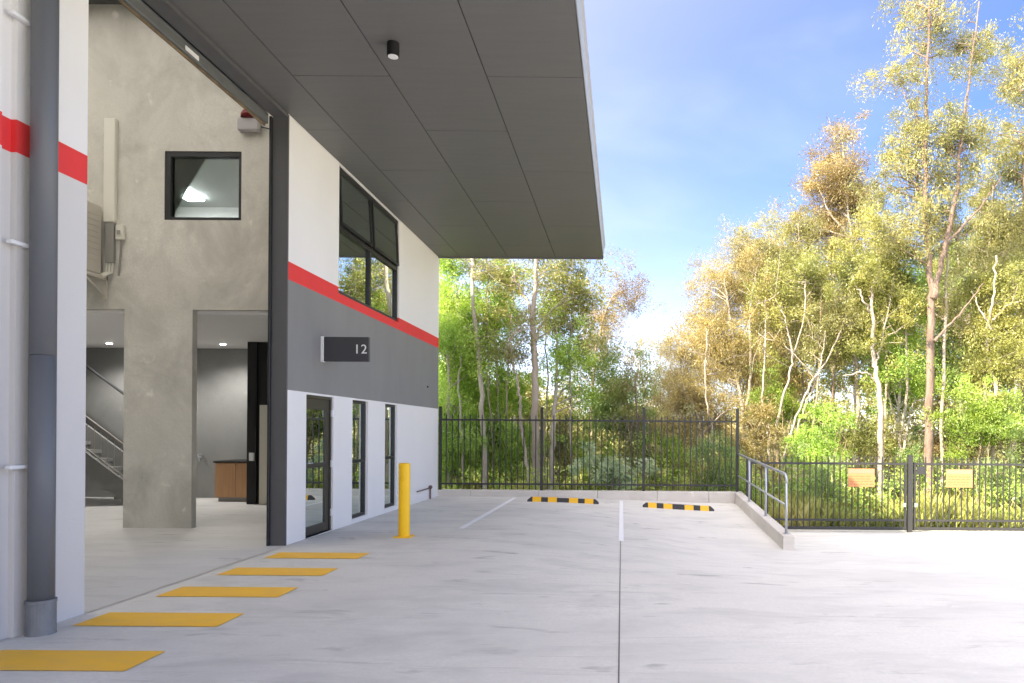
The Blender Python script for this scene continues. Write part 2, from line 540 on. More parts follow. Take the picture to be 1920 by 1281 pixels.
def grid(name, xs, ys, fz, material):
    xs, ys = list(xs), list(ys)
    v = [(x, y, fz(x, y)) for y in ys for x in xs]
    w = len(xs)
    f = [(j * w + i, j * w + i + 1, (j + 1) * w + i + 1, (j + 1) * w + i) for j in range(len(ys) - 1) for i in range(w - 1)]
    return MB().add(v, f).build(name, material, smooth=True)


WX = -4.63                                                       # outer face of the facade
xs = list(np.arange(-4.63, 2.9, 0.25)) + [2.95, 3.0] + list(np.arange(3.25, 12, 0.5)) + [14, 18, 24, 32, 45]
ys = [-45, -20, -8, 0, 2, 3] + list(np.arange(4, 17.8, 0.25)) + [17.75, 18.02]
yard = tag(grid('yard_pavement', xs, ys, yard_z, 'yard_concrete'), kind='structure')
ter_r = np.random.default_rng(3)
gx = [-900, -300, -120, -60] + list(np.arange(-40, 62, 3.0)) + [90, 150, 300, 900]
gy = [-400, -60, 17.8] + list(np.arange(18.4, 60, 2.0)) + [80, 120, 200, 400, 1500]
ground = tag(grid('bush_ground', gx, gy, lambda x, y: (-1.35 if y < 18 else -1.0 + (0.18 * math.sin(x * 0.7) * math.cos(y * 0.5) if y > 20 else 0)), 'soil'), kind='structure')


def drape(name, poly_rows, material, lift=0.005, **kw):
    """a painted mark following the slab: rows of (x, y) pairs"""
    w = len(poly_rows[0])
    v = [(x, y, yard_z(x, y) + lift) for row in poly_rows for x, y in row]
    f = [(j * w + i, j * w + i + 1, (j + 1) * w + i + 1, (j + 1) * w + i) for j in range(len(poly_rows) - 1) for i in range(w - 1)]
    return MB().add(v, f).build(name, material)


def rect_mark(name, x0, x1, y0, y1, material, lift=0.005, nx=1, ny=1):
    return drape(name, [[(x0 + (x1 - x0) * i / nx, y0 + (y1 - y0) * j / ny) for i in range(nx + 1)] for j in range(ny + 1)], material, lift)


ORD = ['nearest', 'second nearest', 'middle', 'second farthest', 'farthest']
for k, y0 in enumerate((4.70, 5.77, 6.80, 7.82, 8.86)):
    o = rect_mark('painted_bar', -4.43, -3.26, y0, y0 + 0.43, 'yellow_paint', nx=4, ny=2)
    tag(o, '%s of the five yellow bars painted along the open doorway' % ORD[k], 'floor marking', 'yellow bars painted along the doorway')
tag(rect_mark('parking_line', -2.68, -2.58, 11.75, 17.65, 'line_white', nx=1, ny=24),
    'white painted parking line nearest the building, running to the left wheel stop', 'parking line', 'white parking bay lines')
tag(rect_mark('parking_line', -0.042, 0.042, 11.6, 17.65, 'line_white', nx=2, ny=24),
    'white painted parking line between the two wheel stops', 'parking line', 'white parking bay lines')
tag(rect_mark('expansion_joint', -0.014, -0.004, -2, 11.58, 'joint', 0.004, 1, 50), kind='structure')
tag(rect_mark('door_threshold', -4.64, -4.60, 6.2, 9.8, 'kerb_concrete', 0.006, 1, 4), kind='structure')

# the floor inside
tag(MB().box(-20, -4.635, -8, 17.8, -0.25, 0.0).build('warehouse_floor', 'floor_concrete'), kind='structure')


# ------------------------------------------------------------------ the building
bld = thing('warehouse_building', 'pale concrete warehouse with red stripe, grey band and wide dark canopy', 'building', (-12, 6, 0))


def wall_cells(us, vs, open_, fixed, axis):
    """slab with openings: only boundary faces. axis 'x': plane x=fixed (t0,t1), u=y; axis 'y': plane y, u=x"""
    mb = MB()
    t0, t1 = fixed
    P = {'x': lambda u, t, v: (t, u, v), 'y': lambda u, t, v: (u, t, v), 'z': lambda u, t, v: (u, v, t)}[axis]
    nu, nv = len(us) - 1, len(vs) - 1

    def filled(i, j):
        if i < 0 or j < 0 or i >= nu or j >= nv: return False
        cu, cv = (us[i] + us[i + 1]) / 2, (vs[j] + vs[j + 1]) / 2
        return not any(a < cu < b and c < cv < d for a, b, c, d in open_)
    for i in range(nu):
        for j in range(nv):
            if not filled(i, j): continue
            a, b, c, d = us[i], us[i + 1], vs[j], vs[j + 1]
            for t in (t0, t1):
                mb.add([P(a, t, c), P(b, t, c), P(b, t, d), P(a, t, d)], [(0, 1, 2, 3)])
            if not filled(i - 1, j): mb.add([P(a, t0, c), P(a, t1, c), P(a, t1, d), P(a, t0, d)], [(0, 1, 2, 3)])
            if not filled(i + 1, j): mb.add([P(b, t0, c), P(b, t1, c), P(b, t1, d), P(b, t0, d)], [(0, 1, 2, 3)])
            if not filled(i, j - 1): mb.add([P(a, t0, c), P(b, t0, c), P(b, t1, c), P(a, t1, c)], [(0, 1, 2, 3)])
            if not filled(i, j + 1): mb.add([P(a, t0, d), P(b, t0, d), P(b, t1, d), P(a, t1, d)], [(0, 1, 2, 3)])
    return mb


SOF = 5.95
DOOR = (10.48, 11.47, 0.0, 2.12)
W1 = (12.28, 13.04, 0.06, 2.12)
W2 = (13.97, 14.72, 0.06, 2.12)
WU = (11.64, 14.77, 3.83, 5.925)
YJ, YE = 9.86, 18.0                                              # near jamb and far end of the facade
T = (WX - 0.2, WX)
OPEN = [DOOR, W1, W2, WU]


def band(name, y0, y1, z0, z1, material):
    us = sorted({y0, y1} | {u for o in OPEN for u in o[:2] if y0 < u < y1})
    vs = sorted({z0, z1} | {z for o in OPEN for z in o[2:] if z0 < z < z1})
    mb = wall_cells(us, vs, OPEN, T, 'x')
    return recalc(mb.build(name, material, bld))


band('lower_wall', YJ, YE, -0.4, 2.15, 'wall_white')
band('painted_band', YJ, YE, 2.15, 3.68, 'wall_grey')
band('painted_stripe', YJ, YE, 3.68, 3.93, 'red_paint')
band('upper_wall', YJ, YE, 3.93, 9.0, 'wall_white')
# neighbouring wall on the near side of the doorway, in precast panels with a joint behind the downpipe
for y0, y1 in ((-30, 5.32), (5.45, 6.17)):
    band('lower_wall', y0, y1, -0.4, 3.70, 'wall_pale')
    band('painted_stripe', y0, y1, 3.70, 3.95, 'red_paint')
    band('upper_wall', y0, y1, 3.95, 9.0, 'wall_white')
MB().box(WX - 0.19, WX - 0.045, 5.32, 5.45, -0.4, 3.70).build('panel_joint', 'wall_pale', bld)
MB().box(WX - 0.19, WX - 0.045, 5.32, 5.45, 3.70, 3.95).build('panel_joint', 'red_paint', bld)
MB().box(WX - 0.19, WX - 0.045, 5.32, 5.45, 3.95, 9.0).build('panel_joint', 'wall_white', bld)
# lintel and jamb of the roller door
MB().box(WX - 0.2, WX, 6.172, 9.857, 5.90, 9.0).build('lintel', 'jamb', bld)
MB().box(WX - 0.203, WX + 0.006, 9.84, 9.875, -0.1, 5.94).build('door_jamb', 'jamb', bld)
MB().box(WX - 0.238, WX - 0.206, 9.80, 9.86, 0, 5.9, 0.006).build('door_track', 'frame_dark', bld)
# roller door rolled up: bottom rail, seal, curtain
dr = MB().box(WX - 0.36, WX - 0.26, 6.2, 9.83, 5.80, 5.90, 0.008).build('roller_door', 'door_steel', bld)
MB().box(WX - 0.325, WX - 0.300, 6.2, 9.83, 5.776, 5.80, 0.004).build('seal', 'brass_seal', dr)
MB().box(WX - 0.257, WX - 0.252, 7.95, 8.2, 5.82, 5.87).build('sticker', 'sign_white', dr)
for k in range(8):
    MB().tube([(WX - 0.30, 6.2, 5.93 + 0.075 * k), (WX - 0.30, 9.83, 5.93 + 0.075 * k)], 0.042, 8).build('slat', 'door_steel', dr)

# walls, roof and rooms behind the facade
recalc(wall_cells([-20, WX - 0.2], [-0.4, 9.0], [], (17.8, 18.0), 'y').build('rear_wall', 'wall_white', bld))
MB().box(-20.2, -20, -30, 18, -0.4, 9.0).build('back_wall', 'plaster', bld)
MB().box(-20, WX - 0.2, -30.2, -30, -0.4, 9.0).build('end_wall', 'wall_white', bld)
FILL_SHEETS = [(x, x + 1.2, 5.7, 10.9) for x in (-14.4, -12.0, -9.6, -7.2)]                 # unseen translucent roof sheets, added to bring daylight into the warehouse bay
recalc(wall_cells(sorted({-20.4, WX} | {u for o in FILL_SHEETS for u in o[:2]}), [-30.4, 5.7, 10.9, 18.2], FILL_SHEETS, (9.002, 9.14), 'z').build('roof', 'roof_metal', bld))
for a_, b_, c_, d_ in FILL_SHEETS:
    MB().add([(a_, c_, 9.08), (b_, c_, 9.08), (b_, d_, 9.08), (a_, d_, 9.08)], [(0, 1, 2, 3)]).build('added_fill_sheet', 'translucent', bld)  # added sheet that passes diffused daylight to the room below
MB().box(-15, WX - 0.202, 5.2, 5.4, 0.002, 8.99).build('party_wall', 'panel_concrete', bld)
MB().box(-15.2, -15, 5.2, 17.79, 0.002, 8.99).build('unit_wall', 'panel_concrete', bld)
IY = 11.5
IW = (-7.39, -6.15, 4.96, 6.07)
recalc(wall_cells(sorted([-14.99, -12.5, -8.02, -6.92, -7.39, -6.15, WX - 0.203]),
                  [0.0, 3.52, 4.96, 6.07, 8.99], [(-12.5, -8.02, -1, 3.52), (-6.92, 0, -1, 3.52), IW], (IY, IY + 0.13), 'y')
       .build('interior_wall', 'panel_concrete', bld))
MB().box(-14.99, WX - 0.203, IY - 0.45, IY - 0.002, 8.42, 8.72).build('roof_beam', 'jamb', bld)
MB().box(-14.99, WX - 0.203, IY + 0.132, 17.79, 3.47, 3.62).build('mezzanine_floor', 'plaster', bld)
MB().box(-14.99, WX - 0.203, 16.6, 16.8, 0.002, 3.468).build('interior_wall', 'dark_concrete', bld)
MB().box(-14.99, WX - 0.203, 16.6, 16.8, 3.622, 6.75).build('interior_wall', 'plaster', bld)
MB().box(-14.99, WX - 0.203, IY + 0.132, 17.79, 6.752, 6.85).build('office_ceiling', 'office_grey', bld)
MB().box(-5.75, -5.65, IY + 0.132, 16.598, 3.622, 6.75).build('added_daylight_block', 'plaster', bld)  # added wall, keeps the upper window's daylight off the office ceiling
# black partition and pale door beside the kitchenette
MB().box(-8.0, -7.80, 15.25, 16.598, 0.002, 3.466).build('partition', 'black', bld)
MB().box(-7.798, WX - 0.21, 15.3, 15.4, 0.002, 3.466).build('partition', 'black', bld)
pd = MB().box(-7.72, -6.9, 15.22, 15.298, 0.01, 2.12, 0.004).build('door', 'cream', bld)
MB().box(-7.93, -7.83, 15.20, 15.248, 0.93, 1.10, 0.006).build('switch_plate', 'white_metal', bld)

# interior window in the concrete wall
wi = MB()
x0, x1, z0, z1 = IW
wi.box(x0, x0 + 0.09, IY + 0.015, IY + 0.12, z0, z1); wi.box(x1 - 0.05, x1, IY + 0.015, IY + 0.12, z0, z1)
wi.box(x0 + 0.09, x1 - 0.05, IY + 0.015, IY + 0.12, z1 - 0.08, z1); wi.box(x0 + 0.09, x1 - 0.05, IY + 0.015, IY + 0.12, z0, z0 + 0.05)
wi = wi.build('window', 'frame_dark', bld)
MB().box(x0 + 0.09, x1 - 0.05, IY + 0.07, IY + 0.078, z0 + 0.05, z1 - 0.08).build('pane', 'glass_clear', wi)

# lit ceiling lights of the rooms (lamps seen in the photograph)
for x, y, lab in ((-8.72, 15.6, 'lit round downlight in the ceiling above the kitchen cabinet'), (-11.2, 15.6, 'lit round downlight in the ceiling above the stair')):
    d = thing('downlight', lab, 'ceiling light', (x, y, 3.468), 'round downlights under the mezzanine')
    MB().lathe((x, y, 3.452), [(0.075, 0.016), (0.075, 0.0), (0.055, 0.0)], 20).build('trim_ring', 'white_metal', d)
    MB().lathe((x, y, 3.446), [(0.052, 0.006), (0.052, 0.0)], 16).build('lens', 'lamp', d)
    ld = bpy.data.lights.new('downlight_lamp', 'SPOT'); ld.energy = 26; ld.spot_size = 2.6; ld.spot_blend = 0.6; ld.shadow_soft_size = 0.05; ld.color = (1, 0.97, 0.92)
    lo = bpy.data.objects.new('downlight_lamp', ld); COL.objects.link(lo); lo.parent = d; lo.location = (0, 0, -0.04)
d = thing('strip_light', 'lit strip light on the office ceiling seen through the interior window', 'ceiling light', (-9.5, 15.3, 6.75))
MB().box(-9.64, -9.36, 14.64, 15.86, 6.712, 6.75, 0.006).build('housing', 'white_metal', d)
MB().box(-9.68, -9.32, 14.6, 15.9, 6.665, 6.71, 0.01).build('diffuser', 'tube_lamp', d)

# ground floor glazing
def window(name, op, frame, transom=None, depth=0.07, fw=0.05, glassmat='glass'):
    y0, y1, z0, z1 = op
    xo = WX - 0.045
    m = MB()
    m.box(xo - depth, xo, y0, y0 + fw, z0, z1); m.box(xo - depth, xo, y1 - fw, y1, z0, z1)
    m.box(xo - depth, xo, y0 + fw, y1 - fw, z1 - fw, z1); m.box(xo - depth, xo, y0 + fw, y1 - fw, z0, z0 + fw)
    w = m.build(name, frame, bld)
    if transom:
        MB().box(xo - depth + 0.004, xo - 0.004, y0 + fw, y1 - fw, transom - 0.025, transom + 0.025).build('transom', frame, w)
        MB().box(xo - 0.042, xo - 0.036, y0 + fw, y1 - fw, transom + 0.025, z1 - fw).build('pane', glassmat, w)
        MB().box(xo - 0.042, xo - 0.036, y0 + fw, y1 - fw, z0 + fw, transom - 0.025).build('pane', glassmat, w)
    else:
        MB().box(xo - 0.042, xo - 0.036, y0 + fw, y1 - fw, z0 + fw, z1 - fw).build('pane', glassmat, w)
    return w


window('window', W1, 'frame_dark', 1.05)
window('window', W2, 'frame_dark', 1.05)
y0, y1, z0, z1 = DOOR
xo = WX - 0.03
m = MB()                                                                   # door frame
m.box(xo - 0.1, xo, y0, y0 + 0.045, z0, z1); m.box(xo - 0.1, xo, y1 - 0.045, y1, z0, z1); m.box(xo - 0.1, xo, y0 + 0.045, y1 - 0.045, z1 - 0.045, z1)
m.build('door_frame', 'frame_bronze', bld)
a, b, c, d_ = y0 + 0.05, y1 - 0.05, z0 + 0.012, z1 - 0.05
xd = xo - 0.02
m = MB()
m.box(xd - 0.045, xd, a, a + 0.07, c, d_); m.box(xd - 0.045, xd, b - 0.13, b, c, d_)
m.box(xd - 0.045, xd, a + 0.07, b - 0.13, d_ - 0.16, d_); m.box(xd - 0.045, xd, a + 0.07, b - 0.13, c, c + 0.13)
m.box(xd - 0.044, xd - 0.001, a + 0.07, b - 0.13, 1.02, 1.09)
gd = m.build('door', 'frame_bronze', bld)
MB().box(xd - 0.026, xd - 0.02, a + 0.07, b - 0.13, c + 0.13, 1.02).build('pane', 'glass', gd)
MB().box(xd - 0.026, xd - 0.02, a + 0.07, b - 0.13, 1.09, d_ - 0.16).build('pane', 'glass', gd)
MB().tube([(xd, a + 0.035, 1.10), (xd + 0.05, a + 0.035, 1.10), (xd + 0.055, a + 0.05, 1.10), (xd + 0.055, a + 0.16, 1.10)], 0.011, 8).build('handle', 'galv', gd)
for zz in (0.28, 1.06, 1.86):
    MB().lathe((xo + 0.022, b + 0.03, zz - 0.06), [(0.012, 0), (0.03, 0.006), (0.03, 0.114), (0.012, 0.12)], 12).build('hinge', 'white_metal', gd)

# upper window: four lights, the upper two are awning sashes pushed out
y0, y1, z0, z1 = WU
ym, zt, xo = 13.2, 4.93, WX - 0.03
m = MB()
m.box(xo - 0.1, xo, y0, y0 + 0.06, z0, z1); m.box(xo - 0.1, xo, y1 - 0.06, y1, z0, z1)
m.box(xo - 0.1, xo, y0 + 0.06, y1 - 0.06, z1 - 0.06, z1); m.box(xo - 0.1, xo, y0 + 0.06, y1 - 0.06, z0, z0 + 0.06)
m.box(xo - 0.098, xo - 0.002, y0 + 0.06, y1 - 0.06, zt - 0.04, zt + 0.04)
m.box(xo - 0.098, xo - 0.002, ym - 0.035, ym + 0.035, z0 + 0.06, zt - 0.04); m.box(xo - 0.098, xo - 0.002, ym - 0.035, ym + 0.035, zt + 0.04, z1 - 0.06)
uw = m.build('window', 'frame_dark', bld)
tag(uw, 'upper window with two awning sashes pushed open')
for ya, yb in ((y0 + 0.06, ym - 0.035), (ym + 0.035, y1 - 0.06)):
    MB().box(xo - 0.05, xo - 0.044, ya, yb, z0 + 0.06, zt - 0.04).build('pane', 'glass', uw)
    s = MB(); hgt = z1 - 0.06 - zt - 0.04 - 0.01
    s.box(-0.04, 0, 0.005, 0.05, -hgt, 0); s.box(-0.04, 0, yb - ya - 0.05, yb - ya - 0.005, -hgt, 0)
    s.box(-0.04, 0, 0.05, yb - ya - 0.05, -0.045, 0); s.box(-0.04, 0, 0.05, yb - ya - 0.05, -hgt, -hgt + 0.045)
    g = MB().box(-0.024, -0.018, 0.05, yb - ya - 0.05, -hgt + 0.045, -0.045)
    for q, nm, mt in ((s, 'sash', 'frame_dark'), (g, 'pane', 'glass')):
        me = bpy.data.meshes.new(nm); me.from_pydata(np.concatenate(q.v).tolist(), [], q.f); me.update(); me.materials.append(MATS[mt])
        place(nm, me, (xo + 0.01, ya, z1 - 0.065), uw, (0, -0.055, 0))

# canopy: soffit panels in running bond, backing, fascia and gutter
CX = -0.50
MB().box(WX + 0.001, CX - 0.01, -30, 17.9, SOF + 0.016, SOF + 0.05).build('soffit_backing', 'soffit_gap', bld)
MB().box(WX + 0.001, CX - 0.01, -30, 17.89, SOF + 0.052, 6.28).build('canopy_roof', 'roof_metal', bld)
edges = [WX, -4.08, -2.88, -1.69, CX]
PM = {}
for r in range(4):
    xa, xb = edges[r] + 0.006, edges[r + 1] - 0.006
    joint0 = 8.78 if r in (1, 3) else 10.37
    js = [joint0 - 3.195 * k for k in range(5)][::-1] + [joint0 + 3.195 * k for k in range(1, 4)]
    js = [j for j in js if -3 < j < 17.6]
    js = [js[0] - 3.195] + js + [17.9]
    for ya, yb in zip(js[:-1], js[1:]):
        key = (r, round(yb - ya, 3))
        if key not in PM:
            q = MB().box(xa - xa, xb - xa, 0.006, yb - ya - 0.006, 0, 0.012, 0.002)
            me = bpy.data.meshes.new('soffit_panel'); me.from_pydata(np.concatenate(q.v).tolist(), [], q.f); me.update(); me.materials.append(MATS['soffit'])
            PM[key] = me
        place('soffit_panel', PM[key], (xa, ya, SOF), bld)
m = MB()
prof = [(CX, SOF - 0.004), (CX + 0.012, SOF - 0.004), (CX + 0.030, 6.20), (CX + 0.055, 6.23), (CX + 0.055, 6.29), (CX - 0.1, 6.29), (CX - 0.1, 6.285), (CX - 0.004, 6.285)]
pv = [(x, y, z) for y in (-30, 17.9) for x, z in prof]
k = len(prof)
m.add(pv, [(i, (i + 1) % k, k + (i + 1) % k, k + i) for i in range(k)] + [tuple(range(k)), tuple(range(k, 2 * k))])
recalc(m.build('fascia', 'fascia', bld))
MB().box(WX, CX, 17.9, 17.925, SOF - 0.03, 6.3).build('end_fascia', 'soffit', bld)

# soffit downlight
sl = thing('canopy_downlight', 'small black cylinder downlight under the canopy', 'ceiling light', (-2.60, 8.03, SOF))
MB().lathe((-2.60, 8.03, SOF - 0.150), [(0.062, 0.0), (0.068, 0.004), (0.068, 0.149)], 24).build('housing', 'black', sl)
MB().lathe((-2.60, 8.03, SOF - 0.156), [(0.056, 0.0), (0.056, 0.005)], 24).build('lens', 'lamp_off', sl)

# downpipe with brackets
DX, DY = WX + 0.125, 5.555
dp = thing('downpipe', 'large dark grey downpipe clipped to the near white wall', 'downpipe', (DX, DY, 0))
MB().tube([(DX, DY, 0.25), (DX, DY, 2.16)], 0.087, 28).build('pipe', 'pipe_grey', dp, True)
MB().tube([(DX, DY, 2.165), (DX, DY, 5.94)], 0.087, 28).build('pipe', 'pipe_grey', dp, True)
MB().lathe((DX, DY, -0.01), [(0.102, 0), (0.102, 0.005), (0.097, 0.02), (0.097, 0.25), (0.101, 0.255), (0.101, 0.278), (0.093, 0.28)], 28).build('foot_socket', 'pipe_foot', dp)
for zz in (1.30, 3.0, 4.72):
    q = MB().box(WX + 0.002, WX + 0.05, DY - 0.20, DY - 0.03, zz - 0.015, zz + 0.015, 0.004)
    q.build('bracket', 'white_metal', dp)

# blade sign reading 12
sg = thing('unit_sign', 'dark projecting blade sign with white number 12 on the grey band', 'sign', (WX, 11.0, 2.65))
MB().box(WX + 0.001, WX + 0.045, 10.955, 11.045, 2.645, 3.035, 0.004).build('mounting_plate', 'sign_white', sg)
MB().box(WX + 0.046, WX + 0.735, 10.968, 11.032, 2.652, 3.028, 0.004).build('board', 'sign_dark', sg)
cu = bpy.data.curves.new('unit_number', 'FONT'); cu.body = '12'; cu.size = 0.20; cu.extrude = 0.003; cu.align_x = 'RIGHT'; cu.space_character = 1.08
to = bpy.data.objects.new('unit_number', cu); COL.objects.link(to)
bpy.context.view_layer.update()
tm = bpy.data.meshes.new_from_object(to.evaluated_get(bpy.context.evaluated_depsgraph_get()))
bpy.data.objects.remove(to)
tm.materials.clear(); tm.materials.append(MATS['sign_white'])
place('number', tm, (WX + 0.715, 10.964, 2.775), sg, (math.pi / 2, 0, 0))

# small fittings on the facade
tp = thing('garden_tap', 'small rusty water pipe and tap low on the far end of the facade', 'tap', (WX, 16.9, -0.05))
MB().tube([(WX + 0.03, 16.1, 0.22), (WX + 0.03, 17.2, 0.22)], 0.013, 8).build('pipe', 'tap', tp)
MB().tube([(WX + 0.03, 17.2, 0.25), (WX + 0.03, 17.2, -0.06)], 0.02, 8).build('riser', 'tap', tp)
MB().lathe((WX + 0.045, 17.16, 0.20), [(0.02, 0), (0.045, 0.02), (0.045, 0.06), (0.02, 0.085)], 10).build('valve', 'tap', tp)
MB().lathe((WX + 0.02, 16.95, 2.62), [(0.012, 0), (0.02, 0.006), (0.02, 0.03), (0.012, 0.036)], 10).build('wall_plug', 'frame_dark', bld)

# ------------------------------------------------------------------ things inside the warehouse
ac = thing('air_conditioner', 'beige outdoor condenser unit on wall brackets inside the doorway', 'air conditioner', (-8.8, IY - 0.2, 3.95))
MB().box(-9.25, -8.33, 11.05, 11.42, 4.05, 5.15, 0.02).build('casing', 'ac_beige', ac)
for k in range(9):
    MB().box(-8.329, -8.322, 11.09, 11.38, 4.25 + 0.09 * k, 4.29 + 0.09 * k).build('louvre', 'ac_beige', ac)
MB().lathe((-8.85, 11.04, 4.6), [(0.01, 0)] * 2, 6) if False else None
for x in (-9.05, -8.33):
    q = MB(); q.box(x, x + 0.05, 10.95, 11.49, 3.98, 4.03); q.box(x, x + 0.05, 11.45, 11.495, 3.65, 4.4)
    q.tube([(x + 0.025, 11.0, 3.98), (x + 0.025, 11.46, 3.72)], 0.014, 6)
    q.build('bracket', 'ac_beige', ac)
dc = thing('pipe_duct', 'tall cream pipe duct running up the concrete wall', 'duct', (-8.23, IY, 4.2))
MB().box(-8.32, -8.14, IY - 0.075, IY - 0.002, 4.90, 6.56, 0.008).build('cover', 'duct_cream', dc)
MB().box(-8.30, -8.16, IY - 0.065, IY - 0.002, 4.25, 4.897, 0.006).build('lower_cover', 'duct_grey', dc)
for x in (-8.28, -8.235, -8.19):
    MB().tube([(x, IY - 0.03, 4.25), (x, IY - 0.05, 4.1), (x - 0.1, IY - 0.12, 4.02)], 0.016, 6).build('pipe', 'duct_cream', dc)
iso = thing('isolator_switch', 'small grey isolator switch and conduit beside the cream duct', 'switch', (-8.07, IY, 4.6))
MB().box(-8.13, -8.0, IY - 0.07, IY - 0.002, 4.62, 4.86, 0.012).build('box', 'duct_cream', iso)
MB().lathe((-8.065, IY - 0.078, 4.70), [(0.02, 0), (0.026, 0.006), (0.026, 0.06), (0.02, 0.066)], 10).build('knob', 'duct_grey', iso)
MB().tube([(-8.06, IY - 0.025, 4.62), (-8.07, IY - 0.025, 4.4), (-8.10, IY - 0.025, 4.05)], 0.014, 8).build('conduit', 'duct_grey', iso)
sr = thing('alarm_strobe', 'white alarm siren with dark red strobe dome high on the concrete wall', 'alarm', (-5.98, IY, 6.35))
MB().box(-6.17, -5.82, IY - 0.12, IY - 0.002, 6.36, 6.58, 0.025).build('case', 'siren_grey', sr)
MB().lathe((-6.0, IY - 0.07, 6.582), [(0.12, 0), (0.118, 0.05), (0.09, 0.10), (0.04, 0.125), (0.01, 0.13)], 16).build('strobe_dome', 'red_plastic', sr, True)
MB().tube([(-5.82, IY - 0.04, 6.45), (-5.6, IY - 0.03, 6.40), (-5.3, IY - 0.03, 6.45)], 0.012, 6).build('cable', 'frame_dark', sr)

kc = thing('kitchen_cabinet', 'timber kitchen cabinet with black benchtop inside the doorway', 'cabinet', (-8.6, 16.2, 0))
MB().box(-8.93, -8.02, 15.72, 16.59, 0.10, 0.86).build('carcass', 'timber', kc)
for a_, b_ in ((-8.928, -8.48), (-8.472, -8.022)):
    MB().box(a_, b_, 15.70, 15.718, 0.11, 0.85, 0.003).build('door', 'timber', kc)
MB().box(-8.90, -8.02, 15.78, 16.58, 0.0, 0.098).build('kick_board', 'duct_grey', kc)
MB().box(-8.96, -8.005, 15.67, 16.595, 0.862, 0.90, 0.004).build('benchtop', 'black', kc)
ht = thing('hand_tap', 'small chrome tap on the dark back wall beside the cabinet', 'tap', (-9.75, 16.55, 0.7))
MB().tube([(-9.75, 16.59, 0.98), (-9.75, 16.45, 1.0), (-9.68, 16.36, 0.95), (-9.66, 16.35, 0.86)], 0.014, 8).build('spout', 'galv', ht)
MB().lathe((-9.75, 16.55, 0.93), [(0.03, 0), (0.03, 0.1)], 10).build('body', 'galv', ht)

st = thing('stair', 'concrete stair with steel balustrade rising left inside the warehouse', 'stair', (-11.5, 15.2, 0))
SX, RUN, RISE, NS = -10.35, 0.25, 0.188, 15
for k in range(NS):
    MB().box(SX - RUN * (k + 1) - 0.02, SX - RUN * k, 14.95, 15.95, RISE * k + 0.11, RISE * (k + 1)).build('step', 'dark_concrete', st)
for ya in (14.88, 15.955):
    L_ = NS * RUN
    v = [(SX + 0.1, ya, 0.0), (SX + 0.1, ya, 0.42), (SX - L_, ya, 0.42 + L_ * 0.752), (SX - L_, ya, L_ * 0.752 - 0.08)]
    v2 = [(x, ya + 0.065, z) for x, _, z in v]
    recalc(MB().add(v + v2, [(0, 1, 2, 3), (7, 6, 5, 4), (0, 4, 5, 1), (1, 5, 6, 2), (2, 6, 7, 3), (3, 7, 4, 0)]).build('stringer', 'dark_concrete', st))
MB().tube([(SX + 0.1, 14.9, 1.16), (SX - L_, 14.9, 1.16 + L_ * 0.752)], 0.022, 8).build('handrail', 'duct_grey', st)
MB().tube([(SX + 0.1, 14.9, 0.50), (SX - L_, 14.9, 0.50 + L_ * 0.752)], 0.016, 8).build('lower_rail', 'duct_grey', st)
MB().tube([(SX + 0.1, 15.98, 1.72), (SX - L_, 15.98, 1.72 + L_ * 0.752)], 0.03, 8).build('wall_rail', 'frame_dark', st)
for k in range(26):
    x = SX + 0.05 - 0.14 * k
    zz = (SX - x) * 0.752
    MB().tube([(x, 14.9, 0.50 + zz), (x, 14.9, 1.16 + zz)], 0.007, 5).build('baluster', 'duct_grey', st)
MB().tube([(SX + 0.1, 14.9, 0.0), (SX + 0.1, 14.9, 1.16)], 0.022, 8).build('newel', 'duct_grey', st)

# ------------------------------------------------------------------ bollard, wheel stops
bx, by = -3.27, 10.76
bz = yard_z(bx, by)
bo = thing('bollard', 'yellow steel bollard standing in front of the glass door', 'bollard', (bx, by, bz))
MB().lathe((bx, by, bz + 0.012), [(0.084, 0), (0.084, 1.085), (0.080, 1.095), (0.070, 1.10), (0.002, 1.104)], 32).build('post', 'bollard_yellow', bo, False)
MB().box(bx - 0.125, bx + 0.125, by - 0.125, by + 0.125, bz - 0.006, bz + 0.012, 0.003).build('base_plate', 'bollard_yellow', bo)
for sx in (-1, 1):
    for sy in (-1, 1):
        MB().lathe((bx + sx * 0.1, by + sy * 0.1, bz + 0.0125), [(0.013, 0), (0.013, 0.014), (0.006, 0.016)], 6).build('bolt', 'bollard_yellow', bo)

